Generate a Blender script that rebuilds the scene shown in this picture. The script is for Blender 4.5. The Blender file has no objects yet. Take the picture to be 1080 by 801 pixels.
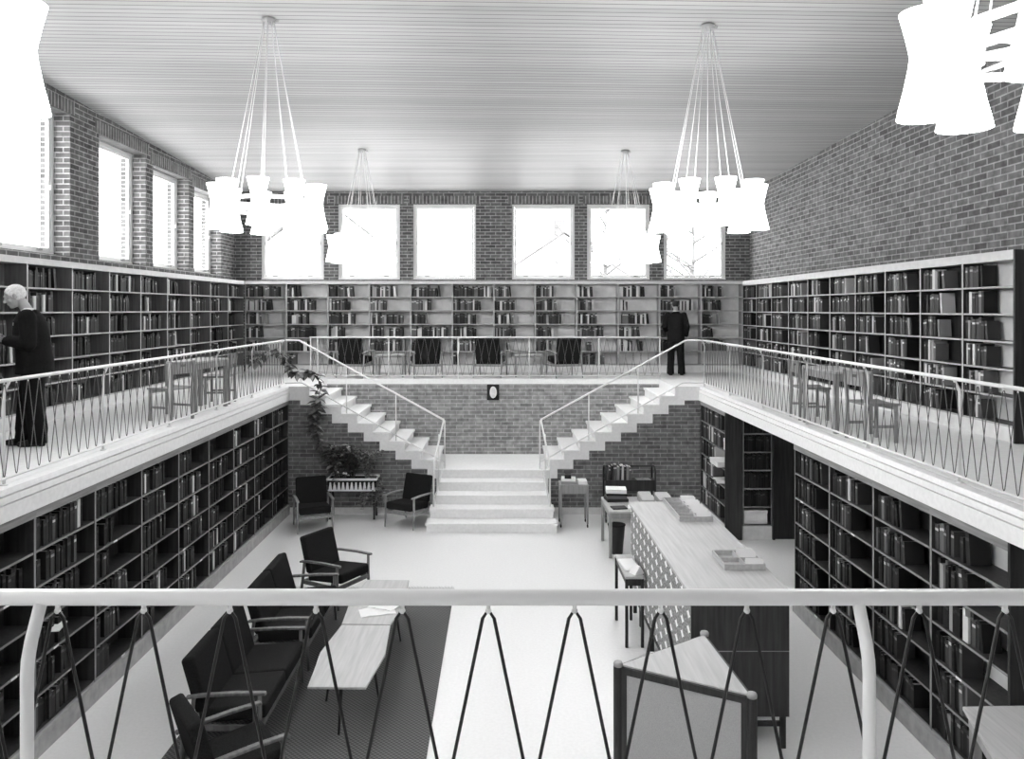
import bpy, bmesh, math, random
from mathutils import Vector, Matrix
PI = math.pi
sc = bpy.context.scene
COL = sc.collection
random.seed(7)

# ------------------------------------------------------------ camera, sky, exposure
G = 2.485            # gallery floor level
EYE = 3.985          # lens height above the lower floor
F_PX = 825.0
cam_d = bpy.data.cameras.new('camera')
cam = bpy.data.objects.new('camera', cam_d)
COL.objects.link(cam)
cam.location = (0, 0, EYE)
cam.rotation_euler = (PI / 2, 0, 0)
cam_d.sensor_width = 36
cam_d.lens = F_PX / 1080 * 36
cam_d.shift_x = (540 - 528.2) / 1080
cam_d.shift_y = (326.5 - 400.5) / 1080
cam_d.clip_start = 0.05
cam_d.clip_end = 300
sc.camera = cam

SKY = 7.6
LAMP = 5.6
world = bpy.data.worlds.new('sky')
sc.world = world
world.use_nodes = True
wb = world.node_tree.nodes['Background']
wb.inputs[0].default_value = (1, 1, 1, 1)
wb.inputs[1].default_value = SKY
vs = sc.view_settings
vs.view_transform = 'Standard'
vs.look = 'None'
vs.gamma = 1
vs.use_curve_mapping = False
vs.exposure = 0.82
cy = sc.cycles
cy.use_denoising = True
try:
    cy.denoiser = 'OPENIMAGEDENOISE'
except Exception:
    pass
cy.max_bounces = 10
cy.diffuse_bounces = 7
cy.glossy_bounces = 3
cy.transmission_bounces = 4
cy.transparent_max_bounces = 8
cy.caustics_reflective = False
cy.caustics_refractive = False
cy.sample_clamp_indirect = 8

# ------------------------------------------------------------ materials
MATS = {}


def new_mat(name):
    m = bpy.data.materials.new(name)
    m.use_nodes = True
    MATS[name] = m
    nt = m.node_tree
    return m, nt, nt.nodes['Principled BSDF']


def g3(v):
    return (v, v, v, 1)


def plain(name, v, rough=.6, var=.0, scale=8, spec=.3, stretch=None, bump=0):
    m, nt, b = new_mat(name)
    b.inputs['Roughness'].default_value = rough
    b.inputs['Specular IOR Level'].default_value = spec
    b.inputs['Base Color'].default_value = g3(v)
    if var:
        tc = nt.nodes.new('ShaderNodeTexCoord')
        mp = nt.nodes.new('ShaderNodeMapping')
        nz = nt.nodes.new('ShaderNodeTexNoise')
        cr = nt.nodes.new('ShaderNodeMapRange')
        nz.inputs['Scale'].default_value = scale
        nz.inputs['Detail'].default_value = 5
        if stretch:
            mp.inputs['Scale'].default_value = stretch
        cr.inputs['From Min'].default_value = .3
        cr.inputs['From Max'].default_value = .7
        cr.inputs['To Min'].default_value = v * (1 - var)
        cr.inputs['To Max'].default_value = v * (1 + var)
        nt.links.new(tc.outputs['Object'], mp.inputs['Vector'])
        nt.links.new(mp.outputs['Vector'], nz.inputs['Vector'])
        nt.links.new(nz.outputs['Fac'], cr.inputs['Value'])
        nt.links.new(cr.outputs['Result'], b.inputs['Base Color'])
        if bump:
            bp = nt.nodes.new('ShaderNodeBump')
            bp.inputs['Strength'].default_value = bump
            bp.inputs['Distance'].default_value = .01
            nt.links.new(nz.outputs['Fac'], bp.inputs['Height'])
            nt.links.new(bp.outputs['Normal'], b.inputs['Normal'])
    return m


def brick(name, v1, v2, mortar, bw=.25, bh=.1, msize=.012, rot=False):
    m, nt, b = new_mat(name)
    N = nt.nodes.new
    L = nt.links.new
    geo = N('ShaderNodeNewGeometry')
    sp = N('ShaderNodeSeparateXYZ')
    sn = N('ShaderNodeSeparateXYZ')
    L(geo.outputs['Position'], sp.inputs[0])
    L(geo.outputs['True Normal'], sn.inputs[0])
    ab = N('ShaderNodeMath'); ab.operation = 'ABSOLUTE'
    L(sn.outputs[0], ab.inputs[0])
    gt = N('ShaderNodeMath'); gt.operation = 'GREATER_THAN'
    L(ab.outputs[0], gt.inputs[0]); gt.inputs[1].default_value = .5
    mx = N('ShaderNodeMix'); mx.data_type = 'FLOAT'
    L(gt.outputs[0], mx.inputs[0]); L(sp.outputs[0], mx.inputs[2]); L(sp.outputs[1], mx.inputs[3])
    cb = N('ShaderNodeCombineXYZ')
    if rot:
        L(sp.outputs[2], cb.inputs[0]); L(mx.outputs[0], cb.inputs[1])
    else:
        L(mx.outputs[0], cb.inputs[0]); L(sp.outputs[2], cb.inputs[1])
    bt = N('ShaderNodeTexBrick')
    bt.inputs['Scale'].default_value = 1
    bt.inputs['Color1'].default_value = g3(v1)
    bt.inputs['Color2'].default_value = g3(v2)
    bt.inputs['Mortar'].default_value = g3(mortar)
    bt.inputs['Mortar Size'].default_value = msize
    bt.inputs['Mortar Smooth'].default_value = .2
    bt.inputs['Bias'].default_value = 0
    bt.inputs['Brick Width'].default_value = bw
    bt.inputs['Row Height'].default_value = bh
    L(cb.outputs[0], bt.inputs['Vector'])
    nz = N('ShaderNodeTexNoise'); nz.inputs['Scale'].default_value = 9; nz.inputs['Detail'].default_value = 6
    L(geo.outputs['Position'], nz.inputs['Vector'])
    mr = N('ShaderNodeMapRange')
    mr.inputs['From Min'].default_value = .3; mr.inputs['From Max'].default_value = .7
    mr.inputs['To Min'].default_value = .72; mr.inputs['To Max'].default_value = 1.3
    L(nz.outputs['Fac'], mr.inputs['Value'])
    mul = N('ShaderNodeMix'); mul.data_type = 'RGBA'; mul.blend_type = 'MULTIPLY'; mul.inputs[0].default_value = 1
    L(bt.outputs['Color'], mul.inputs[6]); L(mr.outputs['Result'], mul.inputs[7])
    L(mul.outputs[2], b.inputs['Base Color'])
    b.inputs['Roughness'].default_value = .9
    b.inputs['Specular IOR Level'].default_value = .1
    bp = N('ShaderNodeBump'); bp.inputs['Strength'].default_value = .5; bp.inputs['Distance'].default_value = .01
    bp.invert = True
    L(bt.outputs['Fac'], bp.inputs['Height']); L(bp.outputs['Normal'], b.inputs['Normal'])
    return m


def wood(name, v, var=.3, rough=.45, axis=2, scale=30):
    st = [scale, scale, scale]
    st[axis] = scale * .06
    return plain(name, v, rough, var, 1.0, .3, st)


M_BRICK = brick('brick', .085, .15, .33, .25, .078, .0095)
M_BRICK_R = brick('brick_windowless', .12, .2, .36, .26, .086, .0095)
M_BRICK_LOW = brick('brick_lower', .115, .19, .29, .27, .079, .0085)
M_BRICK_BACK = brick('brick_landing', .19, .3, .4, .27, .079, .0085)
M_SOLDIER = brick('brick_soldier', .1, .17, .36, 40, .085, .011, rot=True)
M_FLOOR = plain('linoleum', .77, .35, .035, 30, .35)
M_STONE = plain('pale_stone', .8, .5, .05, 20, .3)
M_GFLOOR = plain('gallery_linoleum', .8, .45, .05, 20, .3)
M_WHITE = plain('white_paint', .8, .35)
M_RAIL = plain('rail_enamel', .72, .3, spec=.5)
M_WIRE = plain('dark_wire', .015, .4)
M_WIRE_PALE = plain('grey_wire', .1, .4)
M_FRAME = plain('window_paint', .7, .4)
M_WOOD_D = wood('dark_wood', .028, .4)
M_WOOD_DX = wood('dark_wood_panel', .035, .4)
M_WOOD_M = wood('mid_wood', .13, .3)
M_WOOD_MX = wood('mid_wood_rail', .24, .3, axis=0)
M_WOOD_L = wood('light_wood', .42, .12, axis=1)
M_WOOD_LX = wood('light_wood_crosswise', .42, .12, axis=0)
M_WOOD_C = wood('chair_wood', .27, .15)
M_EDGE = plain('shelf_edge', .42, .5)
M_EDGE_D = plain('shelf_edge_dark', .24, .5)
M_BACK_L = plain('pale_backing', .72, .7, .08, 6)
M_PLINTH = plain('plinth_board', .36, .6, .15, 10)
M_PLINTH_L = plain('pale_plinth', .66, .6, .08, 10)
M_CORN = plain('cornice_board', .62, .5, .06, 10)
M_FABRIC = plain('dark_upholstery', .016, .95, .3, 90, .1, bump=.3)
M_BLACK = plain('black', .01, .6)
M_SUIT = plain('black_suit', .008, .9, .2, 40, .1)
M_SUIT2 = plain('dark_suit', .014, .9, .2, 40, .1)
M_SKIN = plain('skin', .36, .55)
M_HAIR = plain('white_hair', .62, .8, .2, 60)
M_HAIR_D = plain('dark_hair', .03, .8)
M_PAPER = plain('paper', .8, .7)
M_GREYP = plain('grey_card', .35, .7)
M_LEAF = plain('leaf', .07, .5, .5, 12)
M_LEAF2 = plain('pale_leaf', .24, .5, .4, 12)
M_SOIL = plain('soil', .02, .9)
M_METAL = plain('steel', .4, .35)
M_LINEN = plain('linen_panel', .36, .9, .18, 220, .1)
M_BASKET = plain('basket', .03, .6)
M_BOOK = [plain('book_%d' % i, v, .55) for i, v in enumerate((.008, .012, .02, .03, .045, .07, .13, .3, .6))]
M_SNOW = plain('pale_ground', .7, .9)
M_HOUSE = plain('house_render', .62, .9)
M_HROOF = plain('house_roof', .4, .9)
M_BARK = plain('bark', .3, .9)


def m_ceiling():
    m, nt, b = new_mat('ceiling_boards')
    N = nt.nodes.new; L = nt.links.new
    geo = N('ShaderNodeNewGeometry')
    sp = N('ShaderNodeSeparateXYZ'); L(geo.outputs['Position'], sp.inputs[0])
    dv = N('ShaderNodeMath'); dv.operation = 'DIVIDE'; dv.inputs[1].default_value = .105
    L(sp.outputs[1], dv.inputs[0])
    fr = N('ShaderNodeMath'); fr.operation = 'FRACT'; L(dv.outputs[0], fr.inputs[0])
    fl = N('ShaderNodeMath'); fl.operation = 'FLOOR'; L(dv.outputs[0], fl.inputs[0])
    lt = N('ShaderNodeMath'); lt.operation = 'LESS_THAN'; lt.inputs[1].default_value = .13
    L(fr.outputs[0], lt.inputs[0])
    wn = N('ShaderNodeTexWhiteNoise'); wn.noise_dimensions = '1D'; L(fl.outputs[0], wn.inputs['W'])
    mr = N('ShaderNodeMapRange'); mr.inputs['To Min'].default_value = .41; mr.inputs['To Max'].default_value = .49
    L(wn.outputs['Value'], mr.inputs['Value'])
    mp = N('ShaderNodeMapping'); mp.inputs['Scale'].default_value = (1.5, 30, 30)
    L(geo.outputs['Position'], mp.inputs['Vector'])
    nz = N('ShaderNodeTexNoise'); nz.inputs['Scale'].default_value = 1; nz.inputs['Detail'].default_value = 5
    L(mp.outputs[0], nz.inputs['Vector'])
    m2 = N('ShaderNodeMapRange'); m2.inputs['From Min'].default_value = .3; m2.inputs['From Max'].default_value = .7
    m2.inputs['To Min'].default_value = .94; m2.inputs['To Max'].default_value = 1.05
    L(nz.outputs['Fac'], m2.inputs['Value'])
    ml = N('ShaderNodeMath'); ml.operation = 'MULTIPLY'; L(mr.outputs[0], ml.inputs[0]); L(m2.outputs[0], ml.inputs[1])
    mx = N('ShaderNodeMix'); mx.data_type = 'FLOAT'
    L(lt.outputs[0], mx.inputs[0]); L(ml.outputs[0], mx.inputs[2]); mx.inputs[3].default_value = .16
    L(mx.outputs[0], b.inputs['Base Color'])
    b.inputs['Roughness'].default_value = .6
    b.inputs['Specular IOR Level'].default_value = .2
    return m


M_CEIL = m_ceiling()


def m_shade():
    m = bpy.data.materials.new('lit_glass_shade'); m.use_nodes = True
    nt = m.node_tree
    b = nt.nodes['Principled BSDF']
    b.inputs['Base Color'].default_value = g3(.85)
    b.inputs['Roughness'].default_value = .4
    b.inputs['Emission Color'].default_value = g3(1)
    b.inputs['Emission Strength'].default_value = LAMP
    return m


M_SHADE = m_shade()


def m_glass():
    m = bpy.data.materials.new('window_glass'); m.use_nodes = True
    nt = m.node_tree
    nt.nodes.clear()
    o = nt.nodes.new('ShaderNodeOutputMaterial')
    t = nt.nodes.new('ShaderNodeBsdfTransparent'); t.inputs[0].default_value = (.95, .95, .95, 1)
    gl = nt.nodes.new('ShaderNodeBsdfGlossy'); gl.inputs['Roughness'].default_value = .03
    mx = nt.nodes.new('ShaderNodeMixShader'); mx.inputs[0].default_value = .05
    nt.links.new(t.outputs[0], mx.inputs[1]); nt.links.new(gl.outputs[0], mx.inputs[2])
    nt.links.new(mx.outputs[0], o.inputs[0])
    return m


M_GLASS = m_glass()


def m_star():
    m, nt, b = new_mat('star_pattern_panel')
    N = nt.nodes.new; L = nt.links.new
    tc = N('ShaderNodeTexCoord'); sp = N('ShaderNodeSeparateXYZ'); L(tc.outputs['Object'], sp.inputs[0])

    def op(o, a, bb=None):
        n = N('ShaderNodeMath'); n.operation = o
        for i, x in enumerate((a, bb)):
            if x is None: continue
            if isinstance(x, (int, float)): n.inputs[i].default_value = x
            else: L(x, n.inputs[i])
        return n.outputs[0]
    u = op('DIVIDE', sp.outputs[1], .245); v = op('DIVIDE', sp.outputs[2], .14)
    pu = op('MULTIPLY', op('ABSOLUTE', op('SUBTRACT', op('FRACT', u), .5)), 2)
    pv = op('MULTIPLY', op('ABSOLUTE', op('SUBTRACT', op('FRACT', v), .5)), 2)
    s = op('ADD', op('POWER', pu, .75), op('POWER', pv, .75))
    star = op('LESS_THAN', s, .74)
    nz = N('ShaderNodeTexNoise'); nz.inputs['Scale'].default_value = 45; nz.inputs['Detail'].default_value = 3
    L(tc.outputs['Object'], nz.inputs['Vector'])
    base = N('ShaderNodeMapRange'); base.inputs['From Min'].default_value = .35; base.inputs['From Max'].default_value = .65
    base.inputs['To Min'].default_value = .06; base.inputs['To Max'].default_value = .36
    L(nz.outputs['Fac'], base.inputs['Value'])
    mx = N('ShaderNodeMix'); mx.data_type = 'FLOAT'
    L(star, mx.inputs[0]); L(base.outputs[0], mx.inputs[2]); mx.inputs[3].default_value = .85
    L(mx.outputs[0], b.inputs['Base Color'])
    b.inputs['Roughness'].default_value = .7
    return m


M_STAR = m_star()


def m_rug():
    m, nt, b = new_mat('woven_rug')
    N = nt.nodes.new; L = nt.links.new
    tc = N('ShaderNodeTexCoord')
    ck = N('ShaderNodeTexChecker'); ck.inputs['Scale'].default_value = 42
    ck.inputs['Color1'].default_value = g3(.06); ck.inputs['Color2'].default_value = g3(.14)
    L(tc.outputs['Object'], ck.inputs['Vector'])
    L(ck.outputs['Color'], b.inputs['Base Color'])
    b.inputs['Roughness'].default_value = .95
    return m


M_RUG = m_rug()


# ------------------------------------------------------------ mesh helpers
class MB:
    def __init__(self):
        self.v = []; self.f = []; self.m = []; self.s = []

    def add(self, vs_, fs, mi=0, smooth=False):
        n = len(self.v)
        self.v += [tuple(p) for p in vs_]
        for f in fs:
            self.f.append([i + n for i in f]); self.m.append(mi); self.s.append(smooth)
        return self

    def box(self, x0, x1, y0, y1, z0, z1, mi=0, front=None, top=None, M=None):
        p = [(x0, y0, z0), (x1, y0, z0), (x1, y1, z0), (x0, y1, z0), (x0, y0, z1), (x1, y0, z1), (x1, y1, z1), (x0, y1, z1)]
        if M is not None:
            p = [M @ Vector(q) for q in p]
        n = len(self.v)
        self.v += [tuple(q) for q in p]
        for k, f in enumerate(((0, 3, 2, 1), (4, 5, 6, 7), (0, 1, 5, 4), (1, 2, 6, 5), (2, 3, 7, 6), (3, 0, 4, 7))):
            self.f.append([i + n for i in f])
            self.m.append(front if (k == 2 and front is not None) else top if (k == 1 and top is not None) else mi)
            self.s.append(False)
        return self

    def prism(self, poly, axis, a, b, mi=0):
        n = len(poly)

        def P(u, v, w):
            return (w, u, v) if axis == 0 else (u, w, v) if axis == 1 else (u, v, w)
        vs_ = [P(u, v, a) for u, v in poly] + [P(u, v, b) for u, v in poly]
        fs = [list(range(n))[::-1], [n + i for i in range(n)]]
        fs += [[i, (i + 1) % n, n + (i + 1) % n, n + i] for i in range(n)]
        return self.add(vs_, fs, mi)

    def tube(self, pts, r, n=8, mi=0, closed=False):
        pts = [Vector(p) for p in pts]
        k = len(pts)
        rs = r if isinstance(r, (list, tuple)) else [r] * k
        rings = []
        up = None
        for i, p in enumerate(pts):
            a = pts[(i - 1) % k] if (closed or i > 0) else p
            c = pts[(i + 1) % k] if (closed or i < k - 1) else p
            t = (c - a).normalized()
            if up is None:
                up = Vector((0, 0, 1)) if abs(t.z) < .9 else Vector((1, 0, 0))
            s = t.cross(up).normalized()
            up = s.cross(t).normalized()
            sc_ = 1.0
            if 0 < i < k - 1 or closed:
                d1 = (p - a).normalized(); d2 = (c - p).normalized()
                cs = max(.5, math.sqrt(max(0, (1 + d1.dot(d2)) / 2)))
                sc_ = 1 / cs if cs > .5 else 1.4
                sc_ = min(sc_, 1.25)
            rings.append([p + (s * math.cos(2 * PI * j / n) + up * math.sin(2 * PI * j / n)) * rs[i] * sc_ for j in range(n)])
        vs_ = [q for rg in rings for q in rg]
        fs = []
        for i in range(k if closed else k - 1):
            i2 = (i + 1) % k
            for j in range(n):
                fs.append([i * n + j, i * n + (j + 1) % n, i2 * n + (j + 1) % n, i2 * n + j])
        m0 = len(self.f)
        self.add(vs_, fs, mi, True)
        if not closed:
            b = len(self.v) - len(vs_)
            self.f.append([b + j for j in range(n)][::-1]); self.m.append(mi); self.s.append(False)
            e = len(self.v) - n
            self.f.append([e + j for j in range(n)]); self.m.append(mi); self.s.append(False)
        return self

    def lathe(self, prof, n=24, c=(0, 0, 0), mi=0, cap=True):
        vs_ = []
        for r, z in prof:
            for j in range(n):
                a = 2 * PI * j / n
                vs_.append((c[0] + r * math.cos(a), c[1] + r * math.sin(a), c[2] + z))
        fs = []
        for i in range(len(prof) - 1):
            for j in range(n):
                fs.append([i * n + j, i * n + (j + 1) % n, (i + 1) * n + (j + 1) % n, (i + 1) * n + j])
        self.add(vs_, fs, mi, True)
        if cap:
            b = len(self.v) - len(vs_)
            self.f.append([b + j for j in range(n)][::-1]); self.m.append(mi); self.s.append(False)
            e = len(self.v) - n
            self.f.append([e + j for j in range(n)]); self.m.append(mi); self.s.append(False)
        return self

    def ell(self, c, r, n=16, k=10, R=None, mi=0):
        vs_ = [Vector((0, 0, -1))]
        for i in range(1, k):
            a = -PI / 2 + PI * i / k
            for j in range(n):
                b = 2 * PI * j / n
                vs_.append(Vector((math.cos(a) * math.cos(b), math.cos(a) * math.sin(b), math.sin(a))))
        vs_.append(Vector((0, 0, 1)))
        c = Vector(c)
        out = []
        for q in vs_:
            q = Vector((q.x * r[0], q.y * r[1], q.z * r[2]))
            if R is not None: q = R @ q
            out.append(q + c)
        fs = []
        for j in range(n):
            fs.append([0, 1 + (j + 1) % n, 1 + j])
        for i in range(k - 2):
            for j in range(n):
                a = 1 + i * n + j; b = 1 + i * n + (j + 1) % n
                fs.append([a, b, b + n, a + n])
        e = len(out) - 1
        for j in range(n):
            fs.append([e, 1 + (k - 2) * n + j, 1 + (k - 2) * n + (j + 1) % n])
        return self.add(out, fs, mi, True)

    def cap(self, a, b, ra, rb, n=12):
        """round-ended tapered limb"""
        a = Vector(a); b = Vector(b)
        d = (b - a).normalized()
        pts = []; rr = []
        for i in range(4):
            t = PI / 2 * (1 - i / 3)
            pts.append(a - d * ra * math.sin(t) * .999); rr.append(max(ra * math.cos(t), .001))
        for i in range(4):
            t = PI / 2 * i / 3
            pts.append(b + d * rb * math.sin(t) * .999); rr.append(max(rb * math.cos(t), .001))
        return self.tube(pts, rr, n)

    def loft(self, rings, n=20):
        """closed body through elliptic rings (cx,cy,z,rx,ry)"""
        vs_ = []
        for cx, cy_, z, rx, ry in rings:
            for j in range(n):
                a = 2 * PI * j / n
                vs_.append((cx + rx * math.cos(a), cy_ + ry * math.sin(a), z))
        fs = []
        for i in range(len(rings) - 1):
            for j in range(n):
                fs.append([i * n + j, i * n + (j + 1) % n, (i + 1) * n + (j + 1) % n, (i + 1) * n + j])
        fs.append(list(range(n))[::-1])
        e = (len(rings) - 1) * n
        fs.append([e + j for j in range(n)])
        return self.add(vs_, fs, 0, True)

    def mesh(self, name, mats):
        me = bpy.data.meshes.new(name)
        me.from_pydata(self.v, [], self.f)
        for m in (mats if isinstance(mats, (list, tuple)) else [mats]):
            me.materials.append(m)
        me.polygons.foreach_set('material_index', self.m)
        me.polygons.foreach_set('use_smooth', self.s)
        me.update()
        return me

    def build(self, name, mats, parent=None, bevel=0, loc=None, rotz=None, fix=True):
        me = self.mesh(name, mats)
        if fix:
            bm = bmesh.new(); bm.from_mesh(me)
            bmesh.ops.recalc_face_normals(bm, faces=bm.faces)
            bm.to_mesh(me); bm.free()
        o = bpy.data.objects.new(name, me)
        COL.objects.link(o)
        if parent is not None: o.parent = parent
        if loc is not None: o.location = loc
        if rotz is not None: o.rotation_euler[2] = rotz
        if bevel:
            md = o.modifiers.new('bevel', 'BEVEL'); md.width = bevel; md.segments = 2; md.limit_method = 'ANGLE'
            md.angle_limit = .6
        return o


def thing(name, label, cat, loc=(0, 0, 0), rz=0, group=None):
    o = bpy.data.objects.new(name, None)
    COL.objects.link(o)
    o.location = loc; o.rotation_euler = (0, 0, rz)
    o.empty_display_size = .1
    return tag(o, label, cat, group)


def tag(o, label, cat, group=None, kind=None):
    if label: o['label'] = label
    if cat: o['category'] = cat
    if group: o['group'] = group
    if kind: o['kind'] = kind
    return o


def struct(o, label=None, cat=None):
    o['kind'] = 'structure'
    if label: o['label'] = label
    if cat: o['category'] = cat
    return o


def children(o):
    return [c for c in COL.objects if c.parent == o]


def dup(root, loc, rz, label, kids):
    r = root.copy(); COL.objects.link(r)
    r.location = loc; r.rotation_euler = (0, 0, rz)
    r['label'] = label
    for ch, subs in kids:
        c = ch.copy(); COL.objects.link(c); c.parent = r
        for s in subs:
            d = s.copy(); COL.objects.link(d); d.parent = c
    return r


def tree(root):
    return [(c, children(c)) for c in children(root)]


ORD = 'first second third fourth fifth sixth seventh eighth ninth tenth eleventh twelfth thirteenth fourteenth fifteenth sixteenth seventeenth eighteenth nineteenth twentieth twenty-first twenty-second twenty-third twenty-fourth twenty-fifth twenty-sixth twenty-seventh twenty-eighth twenty-ninth thirtieth'.split()

# ------------------------------------------------------------ the room
XL, XR, YB, YF = -6.40, 5.98, 18.80, -2.5
XGL, XGR, YG = -4.125, 3.87, 16.75      # gallery edges


def ceil_z(x, y):
    zl = EYE + 2.83 + .046 * (18.8 - y)
    zr = EYE + 2.85 + .026 * (18.8 - y)
    t = (x - XL) / (XR - XL)
    return zl * (1 - t) + zr * t


struct(MB().box(-6.9, 6.4, -3, 19.3, -.12, 0).build('floor', M_FLOOR))
# ceiling
b = MB()
nx, ny = 6, 12
for lay in (0, .15):
    for j in range(ny + 1):
        for i in range(nx + 1):
            x = -6.9 + 13.3 * i / nx; y = -3 + 22.3 * j / ny
            b.v.append((x, y, ceil_z(x, y) + lay))
q = (nx + 1) * (ny + 1)
for j in range(ny):
    for i in range(nx):
        a = j * (nx + 1) + i
        b.f.append([a, a + 1, a + nx + 2, a + nx + 1]); b.m.append(0); b.s.append(False)
        b.f.append([q + a, q + a + nx + 1, q + a + nx + 2, q + a + 1]); b.m.append(0); b.s.append(False)
ce = b.build('ceiling', M_CEIL, fix=False)
struct(ce)

# window openings
WBX = [(276, 342), (357, 422), (436, 502), (540, 606), (619, 685), (699.5, 765)]
S_W = F_PX / 18.85
WB = [((a - 528.2) / S_W, (c - 528.2) / S_W, EYE + .72, EYE + 2.53) for a, c in WBX]
WLY = [(-1.2, .4, EYE + 3.2), (.7, 2.3, EYE + 3.2), (3.1, 4.7, EYE + 3.15), (5.0, 6.6, EYE + 3.1), (7.6, 9.2, EYE + 3.0), (9.98, 11.62, EYE + 2.90), (12.46, 14.1, EYE + 2.79), (14.40, 16.05, EYE + 2.67), (16.33, 17.9, EYE + 2.56)]
WL = [(a, c, EYE + .79, t) for a, c, t in WLY]


def wall_with_holes(u0, u1, z0, ztop, holes, put):
    cuts = [u0]
    for a, c, _, _ in holes: cuts += [a, c]
    cuts.append(u1)
    for i in range(len(cuts) - 1):
        a, c = cuts[i], cuts[i + 1]
        if i % 2 == 0:
            put(a, c, z0, ztop)
        else:
            h = holes[i // 2]
            put(a, c, z0, h[2]); put(a, c, h[3], ztop)


b = MB()
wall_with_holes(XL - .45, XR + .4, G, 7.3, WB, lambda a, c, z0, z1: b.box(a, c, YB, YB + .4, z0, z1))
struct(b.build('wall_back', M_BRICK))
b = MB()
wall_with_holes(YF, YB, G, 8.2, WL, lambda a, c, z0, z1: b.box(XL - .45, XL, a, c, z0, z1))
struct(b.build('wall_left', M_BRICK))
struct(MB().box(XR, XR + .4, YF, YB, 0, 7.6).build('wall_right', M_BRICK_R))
b = MB()
b.box(XL - .45, XR + .4, YF - .3, YF, 0, G)
WF_ADDED = [(-4.9, -3.8), (3.8, 4.9)]  # unseen windows behind the camera, added to brighten the front railing
WF_ADDED = [(a, c, EYE + .72, EYE + 2.6) for a, c in WF_ADDED]
wall_with_holes(XL - .45, XR + .4, G, 8.3, WF_ADDED, lambda a, c, z0, z1: b.box(a, c, YF - .3, YF, z0, z1))
struct(b.build('wall_front', plain('front_plaster', .6, .8)))
struct(MB().box(XL - .45, XL, YF, YB, 0, G).build('wall_lower_left', M_BRICK_LOW))
# soldier courses above the windows
b = MB()
for x0, x1, z0, z1 in WB:
    b.box(x0 - .1, x1 + .1, YB - .004, YB + .05, z1 + .012, z1 + .2)
struct(b.build('trim_1', M_SOLDIER))
b = MB()
for y0, y1, z0, z1 in WL:
    b.box(XL - .05, XL + .004, y0 - .12, y1 + .12, z1 + .012, z1 + .21)
struct(b.build('trim_2', M_SOLDIER))


def window(n, w, h, loc, rz):
    """local x across, y outward, z up from the sill; origin at the lower left inner corner"""
    r = bpy.data.objects.new('window_%d' % n, None); COL.objects.link(r)
    r.location = loc; r.rotation_euler = (0, 0, rz); r['kind'] = 'structure'
    t = .055
    f = MB().box(0, w, 0, .09, 0, t).box(0, w, 0, .09, h - t, h).box(0, t, 0, .09, t, h - t).box(w - t, w, 0, .09, t, h - t)
    f.build('frame', M_FRAME, r, .004)
    s = .05
    a, c, d, e = t + .004, w - t - .004, t + .004, h - t - .004
    sm = MB().box(a, c, .015, .07, d, d + s).box(a, c, .015, .07, e - s, e).box(a, a + s, .015, .07, d + s, e - s).box(c - s, c, .015, .07, d + s, e - s)
    so = sm.build('sash', M_WHITE, r, .004)
    MB().box(a + s, c - s, .04, .046, d + s, e - s).build('pane', M_GLASS, so)
    for xx in (a + .02, c - .04):
        MB().box(xx, xx + .02, -.02, .016, h * .46, h * .46 + .07).build('catch', M_METAL, r)
    for xx in (w * .22, w * .78):
        MB().box(xx - .05, xx + .05, -.015, .016, d + .005, d + .03).build('hinge', M_METAL, r)
    MB().box(-.0, w, -.03, .0, -.02, .02).build('sill', M_WHITE, r)


n = 1
for x0, x1, z0, z1 in WF_ADDED:  # added front-wall windows, there for their light
    window(n, x1 - x0, z1 - z0, (x1, YF - .05, z0), PI); n += 1
for x0, x1, z0, z1 in WB:
    window(n, x1 - x0, z1 - z0, (x0, YB + .05, z0), 0); n += 1
for y0, y1, z0, z1 in WL:
    window(n, y1 - y0, z1 - z0, (XL - .24, y0, z0), PI / 2); n += 1

# galleries: slab with a stepped edge
prof = [(0, 0), (.012, -.045), (-.02, -.045), (-.02, -.06), (.016, -.06), (.02, -.115), (-.01, -.115), (-.01, -.128), (.022, -.128), (.022, -.268)]


def edge_poly(x_edge, sgn, x_out):
    p = [(x_edge + sgn * a, G + z) for a, z in prof]
    return p + [(x_out, G - .268), (x_out, G)]


def gal(name, poly, axis, a, b_):
    o = MB().prism(poly, axis, a, b_).build(name, M_STONE)
    return struct(o)


gal('gallery_floor_left', edge_poly(XGL, 1, XL), 1, -2.5, 15.2)
gal('gallery_floor_right', edge_poly(XGR, -1, XR), 1, -2.5, 15.2)
gal('gallery_floor_front', [(1.72 + a, G + z) for a, z in prof] + [(YF, G - .268), (YF, G)], 0, XGL, XGR)
struct(MB().box(XL, -3.9, 15.2, YG, G - .268, G).build('gallery_corner_floor_left', M_STONE))
struct(MB().box(3.57, XR, 15.2, YG, G - .268, G).build('gallery_corner_floor_right', M_STONE))
struct(MB().box(XL, XR, YG, YB, G - .1, G).build('gallery_floor_back', M_STONE))
for nm, x0, x1, y0, y1 in (('left', XL, XGL - .12, -2, YG - .05), ('right', XGR + .12, XR, -2, YG - .05), ('back', XL, XR, YG + .1, YB)):
    struct(MB().box(x0, x1, y0, y1, G, G + .003).build('gallery_floor_covering_' + nm, M_GFLOOR))
# walls below the galleries
struct(MB().box(XL, XR, YG, YG + .3, 0, G - .1).build('wall_landing_back', M_BRICK_BACK))
RISE = .1775
RUN = .309
ZL = 5 * RISE
CX = -.165


def mir(x, s):
    return x if s < 0 else 2 * CX - x


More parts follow.
